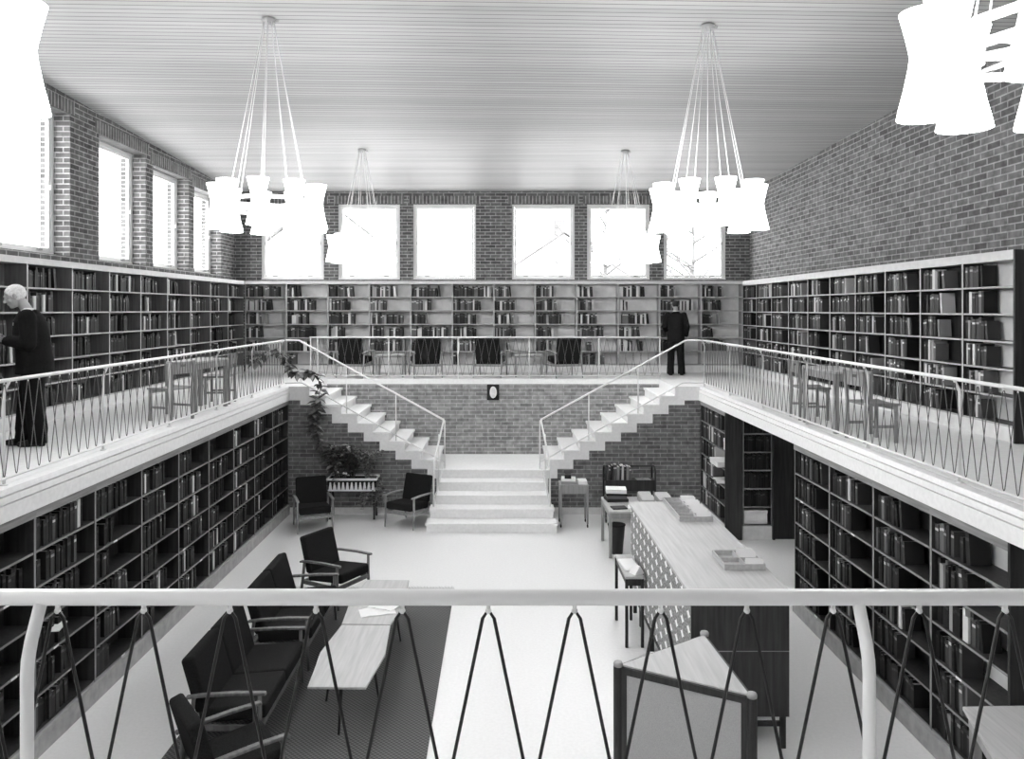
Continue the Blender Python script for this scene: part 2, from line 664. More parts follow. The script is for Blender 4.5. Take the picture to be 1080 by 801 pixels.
for s, nm in ((-1, 'left'), (1, 'right')):
    b = MB()
    xa, xb = sorted((mir(-4.13, s), mir(-3.9, s)))
    if s > 0: xb = 3.88
    b.box(xa, xb, 15.22, 15.45, 0, G - .268)
    for j in range(1, 9):
        xa, xb = sorted((mir(-3.9 + RUN * (j - 1), s), mir(-3.9 + RUN * j, s)))
        b.box(xa, xb, 15.22, 15.45, 0, G - .362 - RISE * (j - 1))
    xa, xb = sorted((mir(-3.9 + RUN * 8, s), mir(-1.25, s)))
    b.box(xa, xb, 15.22, 15.45, 0, .7)
    struct(b.build('wall_stair_' + nm, M_BRICK_LOW))
    xa, xb = sorted((mir(-4.1, s), mir(-1.3, s)))
    struct(MB().box(xa, xb, 15.205, 15.22, 0, .13).build('baseboard_' + nm, M_PLINTH_L))
    struct(MB().box(*sorted((mir(-6.2, s), mir(-4.13, s))), 15.3, 15.5, 0, G - .268).build('wall_under_gallery_' + nm, M_BRICK_LOW))

# ------------------------------------------------------------ staircase
st = thing('staircase', 'pale stone double staircase with two side flights meeting at a central landing', 'staircase', (CX, 15.15, 0))
for s in (-1, 1):
    top = [(-3.9, G - .002), (-3.72, G - .002)]
    for k in range(1, 9):
        x = -3.72 + RUN * (k - 1)
        top += [(x, G - RISE * k), (x + RUN, G - RISE * k)]
    top += [(-1.248, ZL - .19), (-1.429, ZL - .19)]
    for j in range(8, 0, -1):
        z = G - .362 - RISE * (j - 1) + .002
        top += [(-3.9 + RUN * j, z), (-3.9 + RUN * (j - 1), z)]
    poly = [(mir(x, s) - CX, z) for x, z in top]
    MB().prism(poly, 1, .05, YG - 15.15).build('flight', M_STONE, st)
    for k in range(1, 9):
        x0 = -3.72 + RUN * (k - 1)
        xa, xb = sorted((mir(x0 + .004, s) - CX, mir(x0 + RUN + .03, s) - CX))
        MB().box(xa, xb, .035, YG - 15.15, G - RISE * k - .045, G - RISE * k + .006).build('tread', M_STONE, st, .006)
MB().box(-1.085, 1.085, .02, YG - 15.15, 0, ZL - .04).build('landing_base', M_STONE, st)
MB().box(-1.11, 1.11, -.02, YG - 15.15, ZL - .045, ZL).build('landing_slab', M_STONE, st, .008)
for i, wd in enumerate((2.36, 2.28, 2.13, 2.07)):
    y0 = 13.9 - 15.15 + .3125 * i
    z = RISE * (i + 1)
    MB().box(-wd / 2 + .02, wd / 2 - .02, y0 + .025, .05, 0 if i == 0 else z - RISE, z - .045).build('riser', M_STONE, st)
    MB().box(-wd / 2, wd / 2, y0, y0 + .35, z - .045, z).build('step', M_STONE, st, .008)


# ------------------------------------------------------------ railings
def lattice(b, L0, L1, z0, z1, pitch, y, r, x_of=None):
    """two crossing zigzags of bent rod between the lower rail and the handrail"""
    n = max(2, int(round((L1 - L0) / pitch)))
    p = (L1 - L0) / n
    for ph in (0, 1):
        pts = []
        for i in range(n + 1):
            x = L0 + p * i
            up = (i + ph) % 2 == 0
            z = z1 if up else z0
            dz = -.018 if up else .018
            if i > 0: pts.append((x - .012, y, z + dz))
            pts.append((x, y, z))
            if i < n: pts.append((x + .012, y, z + dz))
        b.tube(pts, r, 5)
    return n, p


def rail(name, label, loc, rz, length, posts, pitch, wire, hooks=True, tube_r=.017, ends=(0, 0), post_r=.0125, nseg=12, bend=True, lower=True, lat=(None, None)):
    t = thing(name, label, 'railing', loc, rz, None)
    pts = [(0, 0, .9), (length, 0, .9)]
    hr = MB().tube(pts, tube_r, nseg).build('handrail', M_RAIL, t)
    if lower:
        MB().tube([(0, 0, .076), (length, 0, .076)], .012, 8).build('lower_rail', M_RAIL, t)
    for x in posts:
        if bend:
            pp = [(x, -.05, 0), (x, -.05, .76), (x, -.047, .79), (x, -.035, .825), (x, -.012, .87), (x, 0, .895)]
        else:
            pp = [(x, 0, 0), (x, 0, .895)]
        po = MB().tube(pp, post_r, nseg).build('post', M_RAIL, t)
        MB().lathe([(.03, 0), (.03, .008), (.014, .012)], 12, (x, pp[0][1], .003)).build('foot_plate', M_RAIL, po)
        if bend and lower:
            MB().tube([(x, -.05, .076), (x, 0, .076)], .008, 6).build('bracket', M_RAIL, po)
    l0 = lat[0] if lat[0] is not None else .02
    l1 = lat[1] if lat[1] is not None else length - .02
    wb_ = MB()
    n_, p_ = lattice(wb_, l0, l1, .086, .874, pitch, 0, .0042 if not hooks else .0038)
    wb_.build('wire_lattice', wire, t)
    if hooks:
        for i in range(n_ + 1):
            x = l0 + p_ * i
            h = MB().tube([(x, 0, .888), (x, 0, .874)], .005, 6)
            h.ell((x, 0, .872), (.007, .007, .007), 8, 6)
            h.build('hook', M_RAIL, t)
    return t


# front: hooks at x = .0 .. spaced .18
FX0, FX1 = -4.0, 3.8
x_hook0 = (60 - 528.2) / 507.0
k0 = math.floor((x_hook0 - FX0) / .1795)
la = x_hook0 - k0 * .1795 - FX0
lb = la + math.floor((FX1 - FX0 - la) / .1795) * .1795
rail('railing', 'white tube railing with dark zigzag wires across the front gallery, nearest the viewer', (FX0, 1.63, G), 0, FX1 - FX0,
     [x - FX0 for x in (-.957 - 1.7, -.957, .744, .744 + 1.7)], .1795, M_WIRE, lat=(la, lb))
rail('railing', 'white tube railing along the gallery edge beside the reading old man', (XGL - .05, 15.05, G), -PI / 2, 13.3,
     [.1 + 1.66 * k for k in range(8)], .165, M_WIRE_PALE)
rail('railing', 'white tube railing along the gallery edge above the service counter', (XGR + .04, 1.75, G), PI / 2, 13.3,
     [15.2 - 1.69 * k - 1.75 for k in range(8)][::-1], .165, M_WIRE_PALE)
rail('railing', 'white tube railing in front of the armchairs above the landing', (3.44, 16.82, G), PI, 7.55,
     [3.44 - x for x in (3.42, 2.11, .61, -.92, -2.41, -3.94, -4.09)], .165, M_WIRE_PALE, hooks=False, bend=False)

for s, side in ((-1, 'flight by the potted plants'), (1, 'flight by the book trolley')):
    t = thing('stair_railing', 'white tube stair railing of the ' + side, 'railing', (mir(-1.2, s), 15.2, 0))

    def L(x, y, z): return (mir(x, s) - mir(-1.2, s), y - 15.2, z)
    hz = .93
    xt, zt = -3.92, G + .9
    xb, zb = -1.11, ZL + .95
    top = [L(-4.15 if s < 0 else mir(3.9, 1), 15.06, G + .9), L(-4.1, 15.16, G + .9), L(-3.97, 15.2, G + .9), L(xt, 15.2, zt - .005), L(xb, 15.2, zb), L(xb, 15.18, zb - .01), L(-1.22, 14.28, RISE * 2 + .83), L(-1.225, 14.26, RISE * 2 + .78), L(-1.225, 14.26, RISE * 2 + .03)]
    MB().tube(top, .017, 10).build('handrail', M_RAIL, t)
    lowp = [L(-4.15 if s < 0 else mir(3.9, 1), 15.06, G + .076), L(-4.0, 15.19, G + .076), L(-3.86, 15.2, G + .07), L(-1.1, 15.2, ZL + .13), L(-1.11, 15.14, ZL + .08), L(-1.225, 14.26, RISE * 2 + .06)]
    MB().tube(lowp, .012, 8).build('lower_rail', M_RAIL, t)
    for x, y in ((-3.0, 15.22), (-2.04, 15.22), (-1.09, 15.19)):
        k = (x + 3.72) / RUN
        zfoot = max(ZL, G - RISE * (math.floor(k) + 1))
        ztop = zt + (zb - zt) * (x - xt) / (xb - xt)
        MB().tube([L(x, y, zfoot + .003), L(x, 15.2, ztop)], .011, 8).build('post', M_RAIL, t)
    MB().tube([L(-1.17, 14.7, RISE * 4 + .002), L(-1.165, 14.7, RISE * 2 + 1.28)], .009, 8).build('post', M_RAIL, t)

# ------------------------------------------------------------ bookcases and books
BOOKS = []


def bay(label, group, loc, rz, w, H, d, plinth, rows, m_side, m_back, m_edge, m_plinth, m_fascia, fascia=.07, short='', kay=0, fill=(.35, .85), tones=None,
        fills=None, bh=(.2, .27), th=(.028, .055), end=None, plinth_out=0.0, books=True, labels=0):
    t = thing('bookcase', label, 'bookcase', loc, rz, group)
    s = .016
    MB().box(0, s, 0, d, plinth, H - fascia, 0, front=1).build('upright', [m_side, m_edge], t)
    MB().box(w - s, w, 0, d, plinth, H - fascia, 0, front=1).build('upright', [m_side, m_edge], t)
    MB().box(s, w - s, d - .012, d, plinth, H - fascia).build('back_panel', m_back, t)
    MB().box(0, w, -plinth_out, d, .004, plinth).build('plinth', m_plinth, t)
    MB().box(0, w, -.012, d, H - fascia, H - .001).build('fascia', m_fascia, t)
    if end is not None:
        x = -.03 if end == 0 else w
        MB().box(x, x + .03, -.012, d + .0, 0.004, H - .001).build('end_panel', m_side, t)
    sp = (H - fascia - plinth) / rows
    for k in range(rows):
        z = plinth + sp * k
        MB().box(s, w - s, .004, d - .012, z, z + .022, 0, front=1).build('shelf', [m_side, m_edge], t)
        if labels and random.random() < labels:
            lx = random.uniform(.1, .7) * w
            MB().box(lx, lx + .08, .0005, .004, z + .001, z + .02).build('shelf_label', M_PAPER, t)
        f = fills[k] if fills is not None else random.uniform(*fill)
        x = s + .004
        xmax = s + (w - 2 * s) * f
        idx = 0
        while x < xmax - .03:
            tw = random.uniform(*th)
            if x + tw > w - s - .004: break
            hh = min(random.uniform(*bh), sp - .045)
            dd = min(random.uniform(.15, .2), d - .05)
            lean = 0
            if x + tw + .1 > xmax and f < .8 and random.random() < .45:
                lean = random.uniform(.05, .14)
            x += hh * math.sin(lean)
            BOOKS.append(dict(loc=loc, rz=rz, x=x, y=random.uniform(.02, .05), z=z + .0225, w=tw, h=hh, d=dd, lean=lean, tone=random.choice(tones),
                              row=rows - 1 - k, i=idx, short=short, bay=kay, run=group))
            x += tw * math.cos(lean) + random.uniform(.0005, .002)
            idx += 1
            if random.random() < .02: x += random.uniform(.05, .15)
    return t


T_DARK = [0, 0, 0, 1, 1, 1, 2, 2, 2, 3, 3, 4, 5, 8]
T_LOW = [0] * 8 + [1] * 8 + [2] * 5 + [3, 3, 4, 4, 5, 6, 8]
T_MID = [0, 1, 1, 2, 2, 3, 3, 4, 4, 5, 6, 6, 7, 8, 8]
T_RIGHT = [0, 1, 2, 3, 3, 4, 4, 5, 5, 6, 6, 7, 8]
H_UP = 2.165
FILL_B = [
    [.85, .3, .6, .65, .7, .95, .45, .45, .4, .65, .4, .55],
    [.65, .7, .5, .45, .5, .7, .5, .5, .45, .25, .85, .45],
    [.5, .5, .65, .8, .4, .6, .5, .7, .5, .75, .4, .45],
    [.4, .7, .4, .85, .9, .6, .55, .45, .65, .5, .5, .3],
    [.5, .55, .75, .85, .7, .6, .35, .4, .35, .6, .4, .65],
    [.3, .2, .3, .0, .1, .12, .1, 0, .7, 0, 0, 0]]
bw = 11.75 / 12
for k in range(12):
    bay('pale wooden wall bookcase under the far windows, %s bay from the window-side corner' % ORD[k], 'bookcases along the far wall',
        (-6.04 + bw * k, 18.46, G + .003), 0, bw, H_UP, .29, .17, 6, M_WOOD_C, M_BACK_L, M_EDGE, M_PLINTH_L, M_CORN, .07,
        'far-wall bookcases', k, tones=T_MID, fills=[FILL_B[5 - r][k] for r in range(6)])
for k in range(10):
    bay('dark wooden wall bookcase on the window-side gallery, %s bay from the far corner' % ORD[k], 'bookcases along the window wall',
        (-6.04, 18.38 - 1.05 * (k + 1), G + .003), PI / 2, 1.05, H_UP, .3, .17, 6, M_WOOD_M, M_WOOD_M, M_EDGE, M_PLINTH_L, M_CORN, .085,
        'window-wall gallery bookcases', k, (.4, .85), T_DARK)
for k in range(10):
    bay('wall bookcase on the gallery below the windowless brick wall, %s bay from the far corner' % ORD[k], 'bookcases along the windowless wall',
        (5.71, 18.45 - .975 * k, G + .003), -PI / 2, .975, H_UP, .26, .17, 6, M_WOOD_D, M_BACK_L if k == 9 else M_WOOD_D, M_EDGE, M_PLINTH_L, M_CORN, .11,  # dark backs paint in the books' shadow; only the last bay keeps pale backing
        'windowless-wall bookcases', k, (.42, .78) if k < 8 else (.3, .6), T_RIGHT, bh=(.22, .28), th=(.03, .06), end=1 if k == 9 else None)
for k in range(9):
    bay('dark low-level bookcase under the window-side gallery, %s bay from the stairs' % ORD[k], 'lower bookcases under the window-side gallery',
        (-4.13, 15.2 - 1.033 * (k + 1), 0), PI / 2, 1.033, 2.212, .28, .19, 6, M_WOOD_DX, M_WOOD_DX, M_EDGE_D, M_PLINTH, M_WOOD_MX, .075,
        'lower window-side bookcases', k, (.3, .9), T_LOW, plinth_out=.03, th=(.035, .06), bh=(.22, .28), labels=.3)
for k in range(4):
    bay('dark low-level bookcase beside the service counter, %s bay from the passage' % ORD[k], 'lower bookcases beside the counter',
        (3.88, 10.33 - 1.09 * k, 0), -PI / 2, 1.09, 2.212, .28, .19, 6, M_WOOD_D, M_WOOD_D if k < 3 else M_BACK_L, M_EDGE_D, M_PLINTH, M_WOOD_MX, .075,
        'lower counter-side bookcases', k, (.4, .7), T_LOW + [5, 6, 7], plinth_out=.03, end=1 if k == 3 else None, th=(.03, .055), bh=(.21, .28), labels=.15)
bay('bookcase of large binders between the stair wall and the dark passage', None,
    (3.88, 15.17, 0), -PI / 2, 1.66, 2.212, .28, .24, 6, M_WOOD_DX, M_WOOD_D, M_EDGE_D, M_PLINTH_L, M_WOOD_MX, .075,
    'binder bookcase', 0, (.55, .8), [1, 2, 3, 4, 5, 6, 8], fills=[.75, .7, .5, .5, .78, .8], bh=(.24, .29), th=(.05, .09), end=1)
bay('dark bookcase facing the passage beside the dark door', None,
    (4.18, 13.5, 0), 0, .5, 2.212, .28, .24, 6, M_WOOD_DX, M_WOOD_D, M_EDGE_D, M_PLINTH_L, M_WOOD_MX, .075,
    'passage bookcase', 0, (.95, .99), [0, 1, 1, 2, 2], fills=[0, .98, .98, .98, .98, .98], bh=(.24, .27), th=(.03, .04))
struct(MB().box(4.715, 5.9, 13.56, 13.62, 0, 2.21).box(4.7, 4.735, 13.5, 13.62, 0, 2.21).build('door_1', M_WOOD_D))
struct(MB().box(4.2, 4.26, 5.97, 10.33, 0, 2.21).build('wall_passage', M_WOOD_D))

TONE = ['black', 'black', 'blackish', 'dark', 'dark', 'dull grey', 'grey', 'pale grey', 'white']


def book_matrix(b):
    return Matrix.Translation(b['loc']) @ Matrix.Rotation(b['rz'], 4, 'Z') @ Matrix.Translation((b['x'], b['y'], b['z'])) @ Matrix.Rotation(-b['lean'], 4, 'Y')


def book_score(b):
    M = book_matrix(b)
    c = M @ Vector((b['w'] / 2, 0, b['h'] / 2))
    nrm = (M.to_3x3() @ Vector((0, -1, 0)))
    v = c - Vector(cam.location)
    if v.y < 1: return 0
    px = 528.2 + F_PX * v.x / v.y; py = 326.5 - F_PX * v.z / v.y
    if not (-4 < px < 1084 and -4 < py < 805): return 0
    if b['run'] == 'bookcases along the window wall' and px < 58 and 298 < py < 470: return 0
    if 615 < py < 645: return 0
    S = F_PX / v.y
    cosv = abs(nrm.dot(v.normalized()))
    # the spine plus the top edges of shorter stacks seen from above
    return S * S * b['w'] * b['h'] * cosv


for b in BOOKS: b['score'] = book_score(b)
BOOKS.sort(key=lambda b: -b['score'])


def add_book(mb, b, M):
    w, h, d = b['w'], b['h'], b['d']
    c = .004
    mi = b['tone']
    mb.box(0, w, 0, c, 0, h, mi, M=M)
    mb.box(0, c, c, d, 0, h, mi, M=M)
    mb.box(w - c, w, c, d, 0, h, mi, M=M)
    if mi < 7 and w > .034:
        mb.box(.0015, w - .0015, -.0006, 0, h * .74, h * .84, min(mi + 3, 8), M=M)


def add_pages(mb, b, M, mi):
    w, h, d = b['w'], b['h'], b['d']
    mb.box(.004, w - .004, .004, d - .006, .003, h - .006, mi, M=M)


rest = MB()
for q, b in enumerate(BOOKS):
    M = book_matrix(b)
    if q < 300 and b['score'] > 0:
        m1 = MB(); add_book(m1, b, Matrix.Identity(4))
        o = m1.build('book', M_BOOK, fix=False)
        o.matrix_world = M
        tag(o, '%s book, %s along, %s shelf down, %s bay, %s' % (TONE[b['tone']], ORD[min(b['i'], 29)], ORD[b['row']], ORD[b['bay']], b['short']), 'book',
            'books on the ' + b['short'])
        m2 = MB(); add_pages(m2, b, Matrix.Identity(4), 0)
        m2.build('page_block', M_GREYP, o, fix=False)
    else:
        add_book(rest, b, M)
        add_pages(rest, b, M, 9)
o = rest.build('shelved_books', M_BOOK + [M_GREYP], fix=False)
tag(o, 'the many smaller-looking books filling the shelves on both levels', 'books', None, 'stuff')
del rest

# loose sheet lying on a lower shelf, folders in the binder bookcase
o = MB().box(-.16, .16, -.11, .11, 0, .012).build('magazine', M_PAPER, loc=(-4.24, 7.27, 1.022), rotz=.2)
tag(o, 'pale magazine lying flat on a lower window-side shelf', 'magazine')
sp = (2.212 - .075 - .24) / 6
for lb, y, x, r, dx, dy, h in (('large pale box jutting out of the binder bookcase', 13.95, 3.93, 3, .34, .5, .09), ('pile of loose pale papers on the binder bookcase', 14.0, 3.94, 2, .28, .5, .05),
                               ('small white carton on the binder bookcase above the jutting box', 13.62, 3.97, 4, .2, .16, .2)):
    z = .24 + sp * r + .0235
    if 'papers' in lb:
        m = MB()
        for i in range(9):
            Mx = Matrix.Translation((x - 3.94, 0, .006 * i + .001 + z)) @ Matrix.Rotation(random.uniform(-.5, .5), 4, 'Z')
            m.box(-.12, .12, -.16, .16, 0, .005, 0, M=Mx)
        o = m.build('paper_pile', M_PAPER, loc=(3.98, y, 0))
    else:
        o = MB().box(-dx / 2, dx / 2, -dy / 2, dy / 2, 0, h).box(-dx / 2 - .004, dx / 2 + .004, -dy / 2 - .004, dy / 2 + .004, h * .7, h + .004).build('box', M_PAPER if 'white' in lb else M_BACK_L, loc=(x + .035, y, z), bevel=.003)
    tag(o, lb, 'box' if 'box' in o.name else 'papers')
o = MB().box(0, .4, 0, .2, 0, .23).box(-.004, .404, -.004, .204, .18, .234).build('box', M_BACK_L, loc=(4.22, 13.56, .2635), bevel=.004)
tag(o, 'pale storage box on the bottom shelf beside the dark door', 'box')

# ------------------------------------------------------------ chandeliers
RIM = [(.114, .49), (.106, .46), (.088, .385), (.073, .315), (.069, .285), (.074, .24), (.096, .13), (.116, .05), (.126, 0)]


def chandelier(label, x, y, a0):
    zc = ceil_z(x, y)
    zb = EYE + .885
    t = thing('chandelier', label, 'chandelier', (x, y, zb), 0, None)
    zt = zc - zb
    MB().lathe([(.075, -.005), (.075, -.03), (.06, -.045), (.045, -.075), (.02, -.08)], 20, (0, 0, zt)).tube([(.07, 0, zt - .03), (.1, 0, zt - .04), (.105, 0, zt - .02)], .006, 6).build('canopy', M_METAL, t)
    R0 = .43
    n = 9
    P = [(R0 * math.cos(a0 + 2 * PI * k / n), R0 * math.sin(a0 + 2 * PI * k / n)) for k in range(n)]
    fr = MB()
    for z in (.2, .3):
        for k in range(n):
            (xa, ya), (xb, yb) = P[k], P[(k + 1) % n]
            d = Vector((xb - xa, yb - ya, 0)).normalized()
            nn = Vector((-d.y, d.x, 0)) * .006
            p = [Vector((xa, ya, z)), Vector((xb, yb, z))]
            vs_ = [p[0] - nn, p[1] - nn, p[1] + nn, p[0] + nn]
            h = Vector((0, 0, .04))
            fr.add(vs_ + [v + h for v in vs_], [(0, 3, 2, 1), (4, 5, 6, 7), (0, 1, 5, 4), (1, 2, 6, 5), (2, 3, 7, 6), (3, 0, 4, 7)])
    for k in range(0, n):
        (xa, ya), (xb, yb) = P[k], P[(k + 4) % n]
        fr.tube([(xa, ya, .25), (xb, yb, .25)], .007, 6)
    fr.build('ring_frame', M_WHITE, t)
    for k in range(n):
        a = a0 + 2 * PI * k / n
        ca, sa = math.cos(a), math.sin(a)
        MB().tube([(P[k][0], P[k][1], .32), (.055 * ca, .055 * sa, zt - .04)], .0042, 6).build('suspension_rod', M_WHITE, t)
        m = MB().lathe(RIM, 24, (.54 * ca, .54 * sa, 0), cap=False)
        sh = m.build('shade', M_SHADE, t)
        MB().tube([(P[k][0], P[k][1], .29), (.47 * ca, .47 * sa, .29)], .012, 6).build('shade_arm', M_WHITE, t)
    return t


aA = -PI / 2 + .09
chandelier('lit chandelier of hourglass glass shades hanging nearest the window wall, middle of its row', -2.58, 8.7, aA)
chandelier('lit chandelier of hourglass glass shades, middle of the windowless-wall row', 2.30, 8.7, aA)
chandelier('small-looking lit chandelier near the far windows, on the window-wall row', -2.60, 14.65, aA)
chandelier('small-looking lit chandelier near the far windows, on the windowless-wall row', 2.33, 14.65, aA)
chandelier('large cropped lit chandelier overhead nearest the viewer, on the window-wall row', -2.58, 3.17, math.radians(-1))
chandelier('large cropped lit chandelier overhead nearest the viewer, on the windowless-wall row', 2.41, 3.31, math.radians(145))


# ------------------------------------------------------------ seating
def slab_rot(c, sx, sy, sz, rx):
    return Matrix.Translation(c) @ Matrix.Rotation(rx, 4, 'X')


def cushion(name, c, sx, sy, sz, rx, parent, mat=None, seam=True):
    M = slab_rot(c, sx, sy, sz, rx)
    m = MB().box(-sx / 2, sx / 2, -sy / 2, sy / 2, -sz / 2, sz / 2, M=M)
    o = m.build(name, mat or M_FABRIC, parent, bevel=.03)
    o.modifiers[0].segments = 3
    return o


def seat_unit(name, label, cat, w, nseat, wood_m, loc, rz, group=None):
    """faces local -Y; origin on the floor under the middle"""
    t = thing(name, label, cat, loc, rz, group)
    hw = w / 2
    for s in (-1, 1):
        x = s * (hw - .022)
        MB().tube([(x, -.33, .001), (x, -.31, .3), (x, -.31, .565)], [.014, .02, .018], 8).build('leg', wood_m, t)
        MB().tube([(x, .36, .001), (x, .30, .3), (x, .27, .56)], [.014, .02, .018], 8).build('leg', wood_m, t)
        am = MB()
        am.prism([(-.37, .565), (-.36, .592), (-.1, .592), (.2, .575), (.34, .555), (.34, .53), (.2, .548), (-.1, .565)], 0, x - .026, x + .026)
        am.build('armrest', wood_m, t, bevel=.008)
        MB().box(x - .012, x + .012, -.31, .30, .25, .3).build('side_rail', wood_m, t)
    MB().box(-hw + .02, hw - .02, -.325, -.295, .25, .3).build('front_rail', wood_m, t)
    MB().box(-hw + .02, hw - .02, .27, .3, .25, .3).build('rear_rail', wood_m, t)
    iw = (w - .1) / nseat
    for i in range(nseat):
        x = -w / 2 + .05 + iw * (i + .5)
        cushion('seat_cushion', (x, -.055, .375), iw - .006, .60, .13, math.radians(-5), t)
        cushion('back_cushion', (x, .285, .63), iw - .006, .12, .5, math.radians(-16), t)
    return t


def face(dx, dy):
    """rotation that turns local -Y towards (dx,dy)"""
    return math.atan2(dx, -dy)


seat_unit('armchair', 'dark armchair with wooden arms beside the planter, next to the lower bookcase', 'armchair', .66, 1, M_WOOD_C, (-3.42, 14.25, 0), face(.35, -.94))
seat_unit('armchair', 'dark armchair with wooden arms beside the foot of the stairs', 'armchair', .66, 1, M_WOOD_C, (-1.7, 14.5, 0), face(-.45, -.89))
seat_unit('armchair', 'dark armchair at the stair end of the coffee tables, turned to face them', 'armchair', .68, 1, M_WOOD_M, (-2.27, 10.75, .012), face(.87, -.5))
seat_unit('armchair', 'dark armchair seen from behind at the near end of the sofas', 'armchair', .68, 1, M_WOOD_M, (-2.17, 6.28, .012), face(.8, .6))
seat_unit('sofa', 'dark two-seat sofa beside the nearer coffee table', 'sofa', 1.46, 2, M_WOOD_M, (-2.44, 7.62, .012), face(1, 0), 'sofas by the coffee tables')
seat_unit('sofa', 'dark two-seat sofa beside the farther coffee table', 'sofa', 1.46, 2, M_WOOD_M, (-2.44, 9.3, .012), face(1, 0), 'sofas by the coffee tables')
for i, (x, r, lb) in enumerate(((-3.22, -.22, 'above the planted side flight'), (-1.67, .3, 'second from the window side'), (-.23, -.22, 'third from the window side'), (1.40, .3, 'nearest the standing man in dark clothes'))):
    a = seat_unit('armchair', 'dark armchair seen from behind on the far gallery, ' + lb, 'armchair', .66, 1, M_WOOD_C, (x, 17.31, G + .003), PI + r, 'armchairs on the far gallery')
    a.scale = (1, .9, 1)


def table(name, label, w, d, h, loc, rz, top_m, leg_m, leg=.05, top_t=.028, apron=.09, group=None, inset=.0, cat='table', casters=False):
    t = thing(name, label, cat, loc, rz, group)
    MB().box(-w / 2, w / 2, -d / 2, d / 2, h - top_t, h).build('tabletop', top_m, t, bevel=.005)
    z0 = .07 if casters else .001
    for sx in (-1, 1):
        for sy in (-1, 1):
            x = sx * (w / 2 - leg / 2 - inset); y = sy * (d / 2 - leg / 2 - inset)
            lg = MB().prism([(x - leg / 2, y - leg / 2), (x + leg / 2, y - leg / 2), (x + leg / 2, y + leg / 2), (x - leg / 2, y + leg / 2)], 2, z0, h - top_t).build('leg', leg_m, t, bevel=.004)
            if casters:
                MB().ell((x, y, .035), (.016, .034, .034), 12, 8).tube([(x, y, .03), (x, y, .08)], .012, 8).build('caster', M_BLACK, lg)
    if apron:
        i = inset + .012
        MB().box(-w / 2 + leg + inset, w / 2 - leg - inset, -d / 2 + i, -d / 2 + i + .02, h - top_t - apron, h - top_t).build('apron', leg_m, t)
        MB().box(-w / 2 + leg + inset, w / 2 - leg - inset, d / 2 - i - .02, d / 2 - i, h - top_t - apron, h - top_t).build('apron', leg_m, t)
        MB().box(-w / 2 + i, -w / 2 + i + .02, -d / 2 + leg + inset, d / 2 - leg - inset, h - top_t - apron, h - top_t).build('apron', leg_m, t)
        MB().box(w / 2 - i - .02, w / 2 - i, -d / 2 + leg + inset, d / 2 - leg - inset, h - top_t - apron, h - top_t).build('apron', leg_m, t)
    return t


def wood_chair(label, loc, rz, group=None):
    """faces local -Y"""
    t = thing('wooden_chair', label, 'chair', loc, rz, group)
    w = .42
    for s in (-1, 1):
        x = s * (w / 2 - .018)
        MB().box(x - .018, x + .018, -.2, -.164, .001, .43).build('leg', M_WOOD_C, t, bevel=.004)
        MB().prism([(.165, .001), (.2, .001), (.19, .43), (.225, .8), (.195, .805), (.155, .43)], 0, x - .016, x + .016).build('leg', M_WOOD_C, t, bevel=.004)
        MB().box(x - .009, x + .009, -.165, .165, .17, .2).build('stretcher', M_WOOD_C, t)
    MB().box(-w / 2 + .03, w / 2 - .03, -.19, -.172, .37, .43).build('seat_rail', M_WOOD_C, t)
    m = MB()
    nn = 8
    for i in range(nn):   # dished seat
        x0 = -w / 2 + w * i / nn; x1 = -w / 2 + w * (i + 1) / nn
        f = lambda x: .448 - .016 * (1 - (2 * x / w) ** 2)
        m.add([(x0, -.225, f(x0)), (x1, -.225, f(x1)), (x1, .16, f(x1)), (x0, .16, f(x0)), (x0, -.225, .43 - .012), (x1, -.225, .43 - .012), (x1, .16, .43 - .012), (x0, .16, .43 - .012)],
              [(0, 1, 2, 3), (4, 7, 6, 5), (0, 4, 5, 1), (1, 5, 6, 2), (2, 6, 7, 3), (3, 7, 4, 0)])
    m.build('seat', M_WOOD_C, t)
    bk = MB()
    seg = 6
    for a, c, z0, z1 in ((-.17, -.045, .63, .79), (.045, .17, .63, .79), (-.045, .045, .63, .72), (-.045, .045, .755, .79)):
        bk.box(a, c, .178, .194, z0, z1)
    bk.build('backrest', M_WOOD_C, t)
    return t


table('reading_table', 'pale wooden reading table on the window-side gallery', .46, 1.02, .75, (-4.5, 11.62, G + .003), -.1, M_WOOD_L, M_WOOD_C, .055)
wood_chair('wooden chair at the near end of the window-side gallery table, back to the railing', (-4.46, 10.6, G + .003), face(-.93, .37))
wood_chair('wooden chair at the far end of the window-side gallery table', (-4.48, 12.5, G + .003), face(-.95, -.1))
table('reading_table', 'pale wooden reading table on the gallery beneath the windowless brick wall', .46, 1.0, .75, (4.23, 9.87, G + .003), 0, M_WOOD_L, M_WOOD_C, .055)
wood_chair('wooden chair in front of the windowless-wall gallery table, seat turned to the shelves', (4.22, 8.92, G + .003), face(1, .1))
wood_chair('wooden chair behind the windowless-wall gallery table', (4.22, 10.72, G + .003), face(1, -.05))
for x, lb in ((-2.45, 'between the two window-side armchairs'), (.62, 'between the third and the last armchair')):
    table('side_table', 'small low pale table on the far gallery, ' + lb, .62, .5, .5, (x, 17.45, G + .003), 0, M_WOOD_L, M_WOOD_C, .04, .025, .04, 'low tables on the far gallery')

# rug, coffee tables
o = thing('rug', 'dark woven rug with a pale fringe under the sofas and coffee tables', 'rug', (-1.8, 8.4, 0))
MB().box(-1.2, 1.14, -2.9, 2.74, .001, .011).build('woven_field', M_RUG, o)
m = MB()
for i in range(118):
    x = -1.19 + i * .0197
    m.box(x, x + .006, 2.74, 2.74 + random.uniform(.07, .1), .001, .005)
m.build('fringe', M_GREYP, o)


